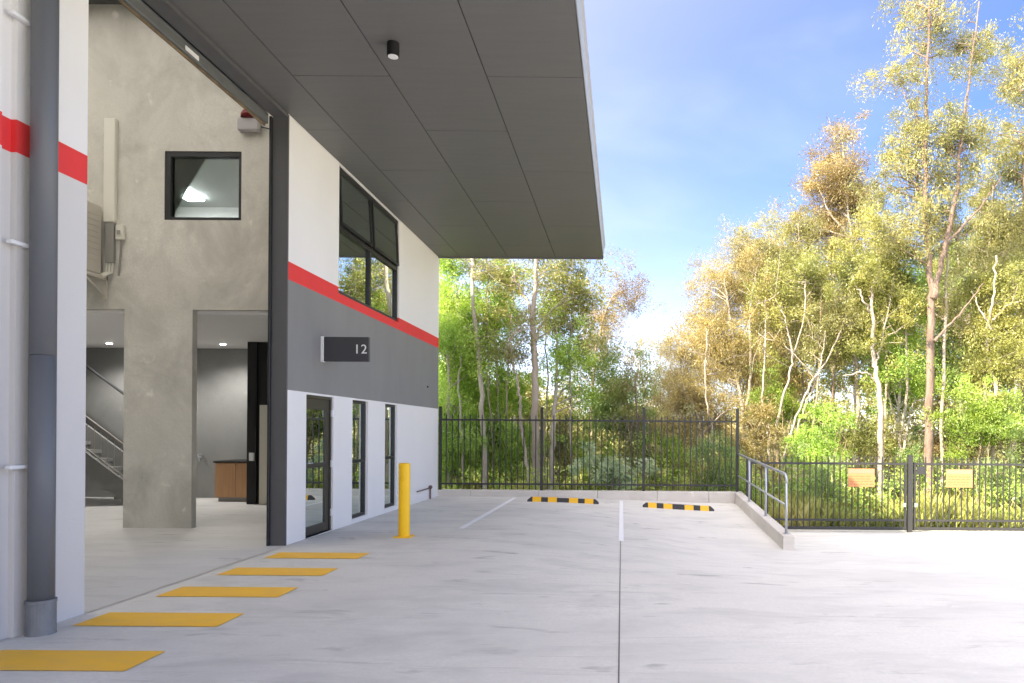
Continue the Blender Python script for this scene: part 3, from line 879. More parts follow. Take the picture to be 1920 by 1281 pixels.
for x0, lab in ((-2.20, 'black and yellow rubber wheel stop in the parking bay nearest the building'), (0.50, 'black and yellow rubber wheel stop in the bay beside the sloping kerb')):
    yc = 16.75
    z0 = yard_z(x0 + 0.83, yc)
    ws = thing('wheel_stop', lab, 'wheel stop', (x0 + 0.83, yc, z0), 'rubber wheel stops')
    L_ = 1.67
    def prof_at(x, h, w, t):
        zz = yard_z(x, yc)
        return [(x, yc - w, zz - 0.01), (x, yc - w * 0.55, zz + h - 0.012), (x, yc - w * 0.45, zz + h), (x, yc + w * 0.45, zz + h), (x, yc + w * 0.55, zz + h - 0.012), (x, yc + w, zz - 0.01)]
    def bar(xa, xb, h, w, taper=0.0):
        secs = [(xa, 0.35 if taper else 1), (xa + taper, 1), (xb - taper, 1), (xb, 0.35 if taper else 1)] if taper else [(xa, 1), (xb, 1)]
        v = []
        for x, s in secs: v += prof_at(x, h * s, w, 0)
        f = []
        for i in range(len(secs) - 1):
            for j in range(6): f.append((i * 6 + j, i * 6 + (j + 1) % 6, (i + 1) * 6 + (j + 1) % 6, (i + 1) * 6 + j))
        f += [(0, 1, 2, 3, 4, 5), tuple(range(len(v) - 6, len(v)))]
        return MB().add(v, f)
    recalc(bar(x0, x0 + L_, 0.105, 0.085, 0.08).build('body', 'rubber', ws))
    for fa, fb in ((0.075, 0.195), (0.29, 0.415), (0.585, 0.71), (0.805, 0.925)):
        recalc(bar(x0 + L_ * fa, x0 + L_ * fb, 0.109, 0.088).build('reflector', 'stop_yellow', ws))

# ------------------------------------------------------------------ kerbs, handrail
KX0, KX1 = 2.86, 3.06
rk = thing('rear_kerb', 'low concrete kerb wall under the rear black fence', 'kerb', (-0.9, 18.1, -0.2))
xa = WX + 0.002
v = []
xsb = [xa, -3.8, -2.1, -0.6, 0.9, 2.2, KX1]
for a_, b_ in zip(xsb[:-1], xsb[1:]):
    MB().box(a_ + 0.003, b_ - 0.003, 18.0, 18.25, -1.3, 0.105, 0.012).build('kerb_block', 'kerb_concrete', rk)
sk = thing('sloping_kerb', 'concrete kerb wall sloping down under the galvanised handrail', 'kerb', (2.96, 15.3, -0.3))
NSEG = 4
for k in range(NSEG):
    ya, yb = 12.6 + (17.99 - 12.6) * k / NSEG, 12.6 + (17.99 - 12.6) * (k + 1) / NSEG
    za, zb = -0.22 + 0.31 * k / NSEG, -0.22 + 0.31 * (k + 1) / NSEG
    yb -= 0.004
    e = 0.012
    sec = lambda y, z: [(KX0, y, -1.3), (KX0, y, z - e), (KX0 + e, y, z), (KX1 - e, y, z), (KX1, y, z - e), (KX1, y, -1.3)]
    v = sec(ya, za) + sec(yb, zb)
    recalc(MB().add(v, [(j, (j + 1) % 6, 6 + (j + 1) % 6, 6 + j) for j in range(6)] + [(0, 1, 2, 3, 4, 5), (6, 7, 8, 9, 10, 11)]).build('kerb_block', 'kerb_concrete', sk))
kz = lambda y: -0.22 + 0.31 * (y - 12.6) / 5.39
hr = thing('handrail', 'galvanised pipe handrail on the sloping kerb', 'handrail', (2.96, 15.3, 0))
rail_z = lambda y, h: h + 0.215 * (y - 12.83) / 5.57
top = [(2.96, 18.38, rail_z(18.38, 0.855)), (2.96, 13.0, rail_z(13.0, 0.855)), (2.96, 12.9, rail_z(12.9, 0.845)), (2.96, 12.84, 0.80), (2.96, 12.82, 0.70)]
MB().tube(top, 0.026, 10).build('top_rail', 'galv', hr, True)
MB().tube([(2.96, 18.38, rail_z(18.38, 0.30)), (2.96, 12.83, 0.30)], 0.020, 10).build('mid_rail', 'galv', hr, True)
for y in (12.82, 14.65, 16.55, 18.2):
    zb_ = kz(min(y, 17.98)) - 0.005
    MB().tube([(2.96, y, zb_), (2.96, y, rail_z(y, 0.855) if y > 13 else 0.70)], 0.024, 10).build('post', 'galv', hr, True)
    q = MB().lathe((2.96, y, zb_), [(0.055, 0), (0.055, 0.014), (0.026, 0.016)], 12)
    q.build('base_flange', 'galv', hr)


# ------------------------------------------------------------------ black picket fences and gates
def picket_mesh(h, w=0.026):
    q = MB()
    a = w / 2
    v = [(-a, -a, 0), (a, -a, 0), (a, a, 0), (-a, a, 0), (-a, -a, h - 0.05), (a, -a, h - 0.05), (a, a, h - 0.05), (-a, a, h - 0.05), (0, 0, h)]
    me = bpy.data.meshes.new('picket')
    me.from_pydata(v, [], [(0, 3, 2, 1), (0, 1, 5, 4), (1, 2, 6, 5), (2, 3, 7, 6), (3, 0, 4, 7), (4, 5, 8), (5, 6, 8), (6, 7, 8), (7, 4, 8)])
    me.update(); me.materials.append(MATS['fence_black'])
    return me


FY = 18.12
rf = thing('rear_fence', 'black steel picket fence on the kerb behind the parking bays', 'fence', (-0.9, FY, 0.105))
posts = [-4.60, -2.03, 0.56, 2.93]
pm = picket_mesh(1.90)
for k, x in enumerate(posts):
    q = MB().box(x - 0.034, x + 0.034, FY - 0.034, FY + 0.034, 0.06, 2.20)
    q.box(x - 0.038, x + 0.038, FY - 0.038, FY + 0.038, 2.201, 2.215, 0.004)
    q.build('post', 'fence_black', rf)
for xa, xb in zip(posts[:-1], posts[1:]):
    for z in (0.26, 1.88):
        MB().box(xa + 0.035, xb - 0.035, FY - 0.02, FY + 0.02, z - 0.022, z + 0.022).build('rail', 'fence_black', rf)
    n = int(round((xb - xa) / 0.149))
    for i in range(1, n):
        place('picket', pm, (xa + (xb - xa) * i / n, FY, 0.13), rf)

GY = 17.62
GZ = -0.80
pm2 = picket_mesh(1.80, 0.026)
def leaf_gate(label, xa, xb, name='gate_leaf', grp='black picket gate leaves'):
    g = thing(name, label, 'gate', ((xa + xb) / 2, GY, GZ), grp)
    for z, h in ((GZ + 0.07, 0.035), (GZ + 0.27, 0.025), (GZ + 1.66, 0.026)):
        MB().box(xa, xb, GY - 0.024, GY + 0.024, z - h, z + h).build('rail', 'fence_black', g)
    for x in (xa + 0.025, xb - 0.025):
        MB().box(x - 0.025, x + 0.025, GY - 0.0245, GY + 0.0245, GZ + 0.02, GZ + 1.70).build('stile', 'fence_black', g)
    n = int(round((xb - xa) / 0.149))
    for i in range(1, n):
        place('picket', pm2, (xa + (xb - xa) * i / n, GY, GZ + 0.06), g)
    return g


gl = leaf_gate('black picket gate leaf left of the centre gate post, carrying an orange sign', 3.16, 7.02)
gr = leaf_gate('black picket gate leaf right of the centre gate post, reaching the photo edge', 7.20, 11.2)
MB().box(7.26, 7.50, GY - 0.03, GY - 0.0245, GZ + 1.40, GZ + 1.60, 0.004).build('lock_plate', 'fence_black', gr)
gp = thing('gate_post', 'thick black post between the two gate leaves', 'post', (7.11, GY, GZ))
MB().box(7.055, 7.165, GY - 0.055, GY + 0.055, GZ - 0.1, GZ + 1.86, 0.004).build('shaft', 'fence_black', gp)
MB().box(7.05, 7.17, GY - 0.06, GY + 0.06, GZ + 1.861, GZ + 1.875, 0.004).build('cap', 'fence_black', gp)
for x in (6.96, 7.24):
    MB().box(x - 0.035, x + 0.035, GY - 0.07, GY - 0.035, GZ + 0.60, GZ + 0.70, 0.008).build('latch', 'galv', gp)
sp = thing('gate_post', 'slim black gate post behind the handrail at the left gate leaf', 'post', (3.11, GY, GZ))
MB().box(3.075, 3.145, GY - 0.034, GY + 0.034, GZ - 0.1, GZ + 1.80).build('shaft', 'fence_black', sp)
for xc, lab in ((5.90, 'orange notice board on the gate leaf left of the centre post'), (8.31, 'orange notice board on the gate leaf right of the centre post')):
    z0 = at(1617, 913, GY)[2]
    s = thing('notice_board', lab, 'sign', (xc, GY - 0.04, z0), 'orange notice boards on the gates')
    MB().box(xc - 0.325, xc + 0.325, GY - 0.045, GY - 0.030, z0, z0 + 0.45, 0.003).build('board', 'gate_sign', s)
    MB().box(xc - 0.31, xc + 0.31, GY - 0.048, GY - 0.0455, z0 + 0.335, z0 + 0.435).build('heading_band', 'gate_sign_head', s)
    rr = random.Random(int(xc * 10))
    for k in range(4):
        x = xc - 0.28
        q = MB()
        while x < xc + 0.2:
            w = rr.uniform(0.05, 0.13)
            q.box(x, x + w, GY - 0.0475, GY - 0.0455, z0 + 0.06 + 0.065 * k, z0 + 0.078 + 0.065 * k)
            x += w + 0.025
        q.build('printed_line', 'gate_sign_text', s)


# ------------------------------------------------------------------ trees
def leaf_quads(cent, rad, per, L, W, droop, rng):
    """diamond leaves round clump centres; cent (n,3), rad (n,)"""
    n = len(cent)
    c = np.repeat(cent, per, axis=0)
    r = np.repeat(rad, per)
    m = len(c)
    off = np.clip(rng.normal(size=(m, 3)), -1.5, 1.5) * 0.5
    off[:, 2] *= 0.75
    p = c + off * r[:, None]
    cd = rng.normal(size=(n, 3))                                  # leaves of one clump hang as a spray
    cd[:, 2] -= droop * 1.3
    cd /= np.linalg.norm(cd, axis=1, keepdims=True)
    d = np.repeat(cd, per, axis=0) * 0.9 + rng.normal(size=(m, 3)) * 0.5
    p += np.repeat(cd, per, axis=0) * (rng.uniform(-0.5, 0.9, m) * r)[:, None]
    d /= np.linalg.norm(d, axis=1, keepdims=True)
    s = np.cross(d, rng.normal(size=(m, 3)))
    s /= np.linalg.norm(s, axis=1, keepdims=True) + 1e-9
    ll = L * rng.uniform(0.45, 1.45, m)[:, None]
    ww = W * rng.uniform(0.6, 1.35, m)[:, None]
    k = rng.uniform(-0.35, 0.15, m)[:, None] * ll
    v = np.stack([p - d * ll / 2, p + s * ww * 0.8 + d * k, p + d * ll / 2], axis=1)
    return v.reshape(-1, 3)


def quad_mesh(name, v, material, parent, c=3):
    v = v - np.array(wloc(parent)) if parent else v
    n = len(v) // c
    me = bpy.data.meshes.new(name)
    me.vertices.add(n * c)
    me.vertices.foreach_set('co', v.astype(np.float32).ravel())
    me.loops.add(n * c)
    me.loops.foreach_set('vertex_index', np.arange(n * c, dtype=np.int32))
    me.polygons.add(n)
    me.polygons.foreach_set('loop_start', np.arange(0, n * c, c, dtype=np.int32))
    me.update(calc_edges=True)
    me.validate()
    return link(name, me, material, parent)


def spline(pts, k=6):
    pts = np.asarray(pts, float)
    if len(pts) < 3:
        t = np.linspace(0, 1, k)[:, None]
        return pts[0] * (1 - t) + pts[-1] * t
    P = np.vstack([2 * pts[0] - pts[1], pts, 2 * pts[-1] - pts[-2]])
    out = []
    for i in range(1, len(P) - 2):
        t = np.linspace(0, 1, k, endpoint=False)[:, None]
        a, b, c, d = P[i - 1], P[i], P[i + 1], P[i + 2]
        out.append(0.5 * (2 * b + (c - a) * t + (2 * a - 5 * b + 4 * c - d) * t ** 2 + (3 * b - a - 3 * c + d) * t ** 3))
    out.append(pts[-1][None])
    return np.vstack(out)


def px_scale(Y): return Y / F


NLEAF = [0]


def tree(name, label, Y, trunks, crowns, leafm, barkm, leaf=(0.13, 0.05), droop=0.9, per=46, crad=0.42, group='trees behind the fences', seed=0, limbs=5, cat='tree', zb=-1.05):
    """trunks: [(pixel path from the foot up, r0, r1)]; crowns: [(px, py, rx, ry, clumps)] read off the photo at depth Y"""
    rng = np.random.default_rng(seed + int(Y * 100))
    sc = px_scale(Y)
    first = at(trunks[0][0][0][0], trunks[0][0][0][1], Y) if trunks else at(crowns[0][0], crowns[0][1], Y)
    root = thing(name, label, cat, (first[0], Y, zb), group)
    paths = []
    mb = MB()
    for path, r0, r1 in trunks:
        yy = Y
        pts = []
        for i, (px, py) in enumerate(path):
            p = at(px, py, Y)
            pts.append((p[0], Y + rng.normal() * 0.12 * (i > 0), p[2]))
        if pts[0][2] < 1.6 and len(paths) == 0:
            pts = [(pts[0][0] - (pts[1][0] - pts[0][0]) * 0.1, pts[0][1], zb - 0.1)] + pts if pts[0][2] > zb else pts
        sp_ = spline(pts, 7)
        sp_[1:-1] += rng.normal(size=sp_[1:-1].shape) * 0.018
        rr = np.linspace(r0, r1, len(sp_)) * 0.86
        rr[0] *= 1.25
        mb.tube(sp_, rr, 9)
        paths.append((sp_, rr))
    cents, rads = [], []
    for (px, py, rx, ry, nc) in crowns:
        c = np.array(at(px, py, Y))
        ex = np.array((rx * sc, 0.5 * (rx + ry) * sc * 0.9, ry * sc))
        # limbs first: clumps gather round their ends
        nl = max(4, int(limbs * 1.5 * (ex[0] * ex[2]) ** 0.8) + 2)
        c = c + np.array((0, 0.8 * ex[1], 0.0))
        hubs = []
        for k in range(nl):
            u = rng.normal(size=3); u /= np.linalg.norm(u)
            hub = c + u * ex * rng.uniform(0.1, 1.0) ** 0.45
            hubs.append(hub)
            if paths:
                best, bd, br = None, 1e9, 0.03
                for sp_, rr in paths:
                    for q, r in zip(sp_[len(sp_) // 4:], rr[len(sp_) // 4:]):
                        dz = hub[2] - q[2]
                        dd = np.linalg.norm(hub - q) + (2.0 * max(0, 0.45 * np.hypot(*(hub - q)[:2]) - dz))
                        if dd < bd: best, bd, br = q, dd, r
                if bd < 7.5:
                    mid = best * 0.5 + hub * 0.5 + np.array((0, 0, 0.12 * np.linalg.norm(hub - best))) * rng.uniform(-0.4, 1.2) + rng.normal(size=3) * 0.14
                    sp2 = spline([best, mid, hub], 5)
                    rb = min(br * 0.62, 0.016 + 0.011 * np.linalg.norm(hub - best))
                    mb.tube(sp2, np.linspace(rb, 0.008, len(sp2)), 5, False)
                    for _ in range(2):
                        j = rng.integers(2, len(sp2))
                        e = sp2[j] + rng.normal(size=3) * 0.45 + np.array((0, 0, 0.2))
                        mb.tube([sp2[j], (sp2[j] + e) / 2 + rng.normal(size=3) * 0.05, e], [rb * 0.4, 0.008, 0.005], 4, False)
                        hubs.append(e)
        hubs = np.array(hubs)
        nc = int(nc * 0.85)
        n_h = int(nc * 0.85)
        a = hubs[rng.integers(0, len(hubs), n_h)] + rng.normal(size=(n_h, 3)) * np.array((0.24, 0.24, 0.17)) * (0.55 + crad)
        u = rng.normal(size=(nc - n_h, 3)); u /= np.linalg.norm(u, axis=1, keepdims=True)
        b = c + u * ex * (0.86 * rng.uniform(0.05, 1.0, (nc - n_h, 1)) ** 0.5)
        cc = np.vstack([a, b])
        cents.append(cc)
        rads.append(crad * rng.uniform(0.35, 1.15, len(cc)))
    if mb.n:
        mb.build('trunk', barkm, root, True)
    cents, rads = np.vstack(cents), np.concatenate(rads)
    ok = cents[:, 1] > 18.75
    ok &= cents[:, 2] > zb + 0.1
    cents, rads = cents[ok], rads[ok]
    v = leaf_quads(cents, rads, int(per * 2.5), leaf[0] * 0.66, leaf[1] * 0.78, droop, rng)
    NLEAF[0] += len(v) // 3
    quad_mesh('crown', v, leafm, root)
    return root


B = 905     # foot pixel, hidden behind undergrowth
# --- behind the rear fence, left to right
tree('tree', 'dense bright green tree hard against the far end of the building', 21.6, [([(838, B), (842, 700), (840, 560)], 0.09, 0.03)],
     [(846, 650, 40, 110, 250), (868, 750, 46, 90, 230), (835, 850, 40, 70, 120), (836, 520, 22, 50, 60), (872, 590, 20, 40, 40)], 'leaf_green', 'bark_grey', (0.15, 0.055), crad=0.5, seed=1)
tree('gum_tree', 'slim pale gum trunk leaning just right of the green tree by the building', 21.0, [([(910, B), (905, 780), (893, 650), (888, 560), (884, 480)], 0.105, 0.05)],
     [(880, 460, 60, 40, 30), (905, 620, 22, 30, 14)], 'leaf_olive', 'bark_grey', (0.13, 0.04), seed=2)
tree('vine_clad_tree', 'thin tree wrapped in bright green vine left of the white gum', 22.6, [([(938, B), (936, 760), (930, 620), (942, 560)], 0.06, 0.02)],
     [(936, 720, 22, 80, 150), (932, 600, 30, 50, 70), (948, 850, 26, 50, 60), (945, 530, 26, 40, 30)], 'leaf_green', 'bark_grey', (0.14, 0.06), crad=0.36, seed=3)
tree('gum_tree', 'forked white gum with yellow top behind the first fence post', 20.9, [([(1005, B), (1006, 760), (1002, 650), (998, 600), (1006, 520), (1008, 420)], 0.155, 0.05),
     ([(1000, 610), (992, 575), (984, 555), (960, 520)], 0.07, 0.03), ([(1004, 640), (1020, 600), (1050, 570)], 0.05, 0.02)],
     [(1055, 525, 56, 40, 56), (962, 515, 40, 30, 14), (1092, 560, 34, 50, 36), (1010, 440, 80, 50, 30)], 'leaf_yellow', 'bark_white', (0.15, 0.05), seed=4)
tree('gum_tree', 'thin crooked gum left of the white forked gum', 20.5, [([(991, B), (984, 850), (977, 790), (972, 730), (962, 690), (955, 640)], 0.07, 0.03)],
     [(955, 650, 32, 34, 26), (982, 620, 28, 26, 12)], 'leaf_olive', 'bark_white', (0.13, 0.045), seed=5)
tree('gum_tree', 'straight grey gum right of the first fence post', 21.2, [([(1035, B), (1037, 800), (1042, 720), (1046, 640)], 0.12, 0.04)],
     [(1062, 660, 40, 50, 56), (1040, 590, 34, 36, 20), (1085, 730, 40, 34, 40)], 'leaf_green', 'bark_grey', (0.14, 0.05), seed=6)
tree('gum_tree', 'sparse olive tree with brown tufted top at the sky gap', 27.0, [([(1108, B), (1110, 760), (1120, 650), (1140, 570), (1165, 540)], 0.08, 0.02), ([(1112, 720), (1095, 640), (1100, 580)], 0.05, 0.02)],
     [(1165, 560, 44, 36, 60), (1125, 600, 40, 50, 60), (1110, 660, 50, 50, 60), (1150, 690, 40, 60, 40), (1190, 540, 24, 30, 22)], 'leaf_brown', 'bark_tan', (0.14, 0.035), per=40, seed=7)
tree('tree', 'small dark green tree behind the middle of the rear fence', 22.0, [([(1188, B), (1180, 820), (1170, 750)], 0.06, 0.03)],
     [(1162, 730, 38, 40, 80), (1130, 780, 42, 36, 60), (1185, 790, 36, 36, 46)], 'leaf_dark', 'bark_tan', (0.13, 0.06), seed=8)
tree('gum_tree', 'thin bare grey saplings in the sky gap behind the fence', 30.0, [([(1215, B), (1212, 760), (1200, 680), (1205, 600)], 0.05, 0.012), ([(1213, 780), (1235, 700), (1240, 650)], 0.03, 0.01)],
     [(1200, 650, 36, 60, 22), (1235, 700, 30, 44, 26), (1215, 760, 50, 40, 60)], 'leaf_olive', 'bark_white', (0.13, 0.04), per=34, seed=9)
# --- right of the rear fence corner
tree('she_oak', 'broad golden she-oak at the left end of the right-hand wood', 26.0, [([(1398, B), (1392, 780), (1380, 680), (1368, 590), (1360, 520)], 0.11, 0.03), ([(1394, 800), (1408, 700), (1405, 600), (1420, 500)], 0.08, 0.03)],
     [(1350, 580, 56, 90, 230), (1400, 520, 60, 80, 220), (1330, 660, 60, 60, 180), (1400, 660, 80, 80, 200), (1290, 660, 46, 46, 100)], 'leaf_gold', 'bark_white', (0.2, 0.022), 1.3, crad=0.5, seed=10)
tree('she_oak', 'low golden tree spreading over the rear fence corner', 23.5, [([(1300, B), (1310, 800), (1290, 740)], 0.06, 0.02), ([(1312, 820), (1350, 780), (1385, 760)], 0.04, 0.02), ([(1360, B), (1330, 830), (1290, 790), (1260, 775)], 0.04, 0.015)],
     [(1290, 740, 66, 50, 170), (1350, 760, 56, 60, 130), (1250, 720, 36, 40, 60), (1240, 790, 46, 40, 80)], 'leaf_gold', 'bark_white', (0.17, 0.025), 1.1, seed=11)
tree('she_oak', 'olive she-oak between the golden she-oak and the leaning stems', 28.0, [([(1462, B), (1455, 760), (1440, 620), (1430, 500), (1408, 450)], 0.1, 0.03)],
     [(1415, 470, 44, 56, 130), (1480, 520, 66, 80, 230), (1470, 640, 60, 80, 200), (1530, 600, 60, 80, 200)], 'leaf_olive', 'bark_tan', (0.18, 0.03), 1.0, crad=0.48, seed=12)
tree('gum_tree', 'tall gum with rusty brown crown rising above the golden trees', 30.0, [([(1606, B), (1604, 760), (1602, 620), (1598, 480), (1590, 380), (1578, 260)], 0.13, 0.025), ([(1598, 450), (1560, 400), (1535, 350)], 0.05, 0.02)],
     [(1578, 250, 18, 32, 22), (1560, 320, 46, 46, 90), (1600, 340, 46, 60, 110), (1560, 400, 50, 40, 100), (1600, 450, 46, 50, 60), (1490, 410, 40, 30, 30)], 'leaf_brown', 'bark_grey', (0.2, 0.05), per=50, crad=0.55, seed=13)
tree('gum_tree', 'thin forked gum stem leaning right beside the handrail end', 22.4, [([(1450, B), (1458, 800), (1478, 710), (1488, 670), (1505, 600), (1512, 500)], 0.06, 0.02), ([(1488, 672), (1475, 610), (1455, 560)], 0.035, 0.012)],
     [(1510, 510, 46, 50, 80), (1460, 560, 40, 46, 50)], 'leaf_yellow', 'bark_white', (0.14, 0.05), seed=14)
tree('gum_tree', 'pair of thin stems leaning far right behind the left gate leaf', 22.0, [([(1462, B), (1482, 810), (1520, 720), (1556, 670), (1590, 590)], 0.055, 0.02), ([(1472, B), (1500, 790), (1535, 700), (1548, 620)], 0.045, 0.015), ([(1530, 715), (1500, 680), (1470, 650)], 0.03, 0.012)],
     [(1590, 600, 40, 40, 50), (1540, 640, 30, 40, 26)], 'leaf_olive', 'bark_white', (0.13, 0.045), seed=15)
tree('gum_tree', 'straight pale gum with yellow green layered crown left of the white gum', 23.4, [([(1606, B), (1606, 760), (1603, 640), (1606, 560)], 0.105, 0.05), ([(1604, 640), (1580, 600), (1540, 580)], 0.04, 0.015)],
     [(1600, 600, 40, 30, 70), (1590, 710, 28, 18, 36), (1560, 660, 30, 18, 30), (1630, 660, 24, 24, 24)], 'leaf_yellow', 'bark_white', (0.13, 0.05), seed=16)
tree('gum_tree', 'white gum with flat topped yellow green crown above the left notice board', 21.6, [([(1652, B), (1648, 800), (1644, 720), (1638, 670), (1634, 600), (1634, 540)], 0.125, 0.045), ([(1645, 720), (1622, 700), (1580, 705)], 0.045, 0.02), ([(1640, 690), (1655, 640), (1668, 560)], 0.05, 0.02), ([(1634, 590), (1612, 560), (1600, 520)], 0.04, 0.02)],
     [(1640, 480, 46, 22, 90), (1690, 510, 46, 24, 90), (1605, 530, 30, 26, 46), (1690, 580, 40, 34, 60), (1650, 630, 26, 30, 30)], 'leaf_yellow', 'bark_white', (0.13, 0.055), 0.4, crad=0.36, seed=17)
tree('gum_tree', 'twin stemmed pale gum left of the thick brown trunk', 22.4, [([(1690, B), (1694, 820), (1698, 740), (1694, 640), (1690, 580)], 0.085, 0.03), ([(1692, 850), (1704, 800), (1716, 760), (1738, 742)], 0.05, 0.02)],
     [(1700, 690, 40, 26, 60), (1680, 600, 40, 40, 60), (1730, 720, 26, 34, 30)], 'leaf_green', 'bark_white', (0.13, 0.055), 0.5, seed=18)
tree('gum_tree', 'tallest gum with thick pinkish trunk behind the centre gate post', 21.0, [([(1744, 990), (1745, 800), (1749, 600), (1748, 530), (1738, 400), (1736, 260), (1742, 130), (1746, -80)], 0.165, 0.03),
     ([(1750, 560), (1772, 460), (1792, 370), (1806, 270), (1815, 150), (1830, 10)], 0.10, 0.02), ([(1775, 455), (1830, 400), (1880, 330)], 0.05, 0.015), ([(1737, 270), (1728, 220), (1700, 170)], 0.04, 0.012), ([(1752, 640), (1800, 590), (1846, 530)], 0.05, 0.015)],
     [(1745, 40, 80, 50, 50), (1690, 130, 46, 50, 34), (1830, 60, 56, 50, 44), (1720, 230, 60, 44, 66), (1810, 230, 60, 44, 62), (1680, 310, 46, 38, 36), (1750, 330, 66, 46, 56), (1830, 300, 50, 40, 40), (1700, 430, 50, 40, 64), (1780, 460, 50, 40, 36), (1745, -60, 90, 60, 40)],
     'leaf_olive', 'bark_pink', (0.15, 0.045), 1.1, per=42, crad=0.40, limbs=7, seed=19)
tree('gum_tree', 'thin straight gum stem right of the thick pinkish trunk', 21.8, [([(1769, 990), (1770, 800), (1772, 600), (1780, 470), (1784, 380)], 0.075, 0.03)],
     [(1790, 420, 50, 50, 50), (1775, 560, 40, 44, 40)], 'leaf_olive', 'bark_white', (0.14, 0.045), seed=20)
tree('gum_tree', 'pale gum with leafy yellow green crown at the right photo edge', 21.5, [([(1862, B), (1868, 790), (1858, 740), (1857, 640), (1862, 560), (1866, 480)], 0.09, 0.03), ([(1859, 620), (1840, 580), (1832, 540)], 0.04, 0.015), ([(1862, 600), (1890, 575), (1930, 560)], 0.04, 0.015)],
     [(1880, 540, 50, 34, 100), (1890, 640, 50, 60, 140), (1850, 690, 30, 40, 50), (1920, 600, 46, 60, 100)], 'leaf_yellow', 'bark_white', (0.13, 0.055), 0.5, seed=21)
tree('gum_tree', 'tall dark olive tree cut by the right photo edge', 25.0, [([(1925, 990), (1925, 700), (1920, 500), (1925, 300), (1930, 120)], 0.15, 0.04)],
     [(1930, 140, 40, 60, 80), (1920, 260, 60, 70, 130), (1900, 400, 60, 60, 130), (1930, 500, 60, 60, 130)], 'leaf_olive', 'bark_pink', (0.16, 0.05), crad=0.5, seed=22)
tree('gum_tree', 'gum stem low at the right edge behind the gate pickets', 20.6, [([(1905, 990), (1890, 880), (1868, 810), (1838, 760)], 0.06, 0.02)], [(1850, 770, 30, 26, 30)], 'leaf_green', 'bark_pink', (0.12, 0.05), seed=23)
# trees just outside the frame on the right
tree('gum_tree', 'leafy gum just past the right photo edge', 22.0, [([(2050, 990), (2050, 700), (2060, 500), (2065, 250)], 0.14, 0.03)],
     [(2060, 300, 90, 120, 150), (2050, 520, 90, 90, 150)], 'leaf_olive', 'bark_white', (0.16, 0.05), crad=0.5, seed=24)
thin = [
    (868, 862, 560, 21.4, 0.05, 'leaf_green', 'bark_grey', 'thin grey sapling rising through the green tree by the building'),
    (925, 918, 500, 21.8, 0.04, 'leaf_olive', 'bark_white', 'thin white sapling between the leaning gum and the vine clad tree'),
    (950, 956, 520, 21.9, 0.045, 'leaf_olive', 'bark_white', 'slender pale stem just left of the thin crooked gum'),
    (1022, 1026, 540, 21.6, 0.04, 'leaf_olive', 'bark_white', 'slender pale stem close right of the forked white gum'),
    (1075, 1070, 600, 21.4, 0.05, 'leaf_olive', 'bark_white', 'thin pale stem midway between the first and second fence posts'),
    (1188, 1192, 700, 20.9, 0.05, 'leaf_olive', 'bark_pink', 'short pinkish stem just left of the second fence post'),
    (1278, 1272, 640, 27.0, 0.05, 'leaf_gold', 'bark_white', 'thin pale stem left of the low golden tree'),
    (1336, 1326, 620, 22.6, 0.05, 'leaf_gold', 'bark_white', 'thin pale stem behind the dark bush at the fence corner'),
    (1425, 1436, 560, 22.6, 0.05, 'leaf_gold', 'bark_white', 'pale stem right of the golden she-oak trunks'),
    (1530, 1538, 540, 22.8, 0.06, 'leaf_olive', 'bark_tan', 'tan trunk standing upright behind the leaning stems'),
    (1576, 1570, 600, 23.0, 0.07, 'leaf_olive', 'bark_pink', 'reddish trunk left of the straight pale gum'),
    (1672, 1668, 560, 23.2, 0.05, 'leaf_green', 'bark_white', 'thin white stem between the white gum and the twin stemmed gum'),
    (1800, 1806, 520, 24.0, 0.05, 'leaf_olive', 'bark_white', 'thin pale stem above the right notice board'),
    (1828, 1824, 560, 25.0, 0.06, 'leaf_olive', 'bark_white', 'slim pale stem left of the leafy gum at the right edge'),
    (1895, 1900, 480, 24.0, 0.06, 'leaf_olive', 'bark_white', 'slim pale stem between the leafy gum and the right photo edge'),
]
for k, (xa, xb, yt, Y, r, lm, bm_, lab) in enumerate(thin):
    j = np.random.default_rng(900 + k).normal(size=3) * 5
    tree('sapling', lab, Y, [([(xa, B), (xa + j[0], 800), ((xa + xb) / 2 + j[1], (B + yt) / 2), (xb + j[2], yt + 60), (xb, yt)], r, 0.02)],
         [(xb, yt, 28, 32, 20), (xb + 8, yt + 70, 20, 22, 8)], lm, bm_, (0.14, 0.045), seed=700 + k, limbs=4)
tree('she_oak', 'thin she-oak closing the skyline left of the rusty crowned gum', 29.0, [([(1512, B), (1508, 720), (1500, 560), (1496, 420)], 0.09, 0.02)],
     [(1498, 430, 30, 44, 60), (1510, 510, 40, 50, 90), (1530, 440, 24, 34, 34)], 'leaf_olive', 'bark_tan', (0.18, 0.035), 1.0, crad=0.45, seed=31)
tree('gum_tree', 'slender gum filling the skyline between rusty crown and tallest gum', 28.0, [([(1658, B), (1656, 700), (1650, 520), (1648, 380)], 0.09, 0.02)],
     [(1648, 390, 32, 50, 60), (1640, 470, 40, 44, 70), (1668, 440, 24, 36, 34)], 'leaf_olive', 'bark_white', (0.16, 0.04), 1.0, crad=0.42, seed=32)
tree('gum_tree', 'slender gum filling the skyline right of the tallest gum', 26.0, [([(1842, B), (1846, 700), (1850, 500), (1856, 350)], 0.1, 0.02)],
     [(1856, 360, 40, 56, 70), (1846, 460, 44, 50, 80)], 'leaf_olive', 'bark_white', (0.16, 0.045), 1.0, crad=0.42, seed=33)
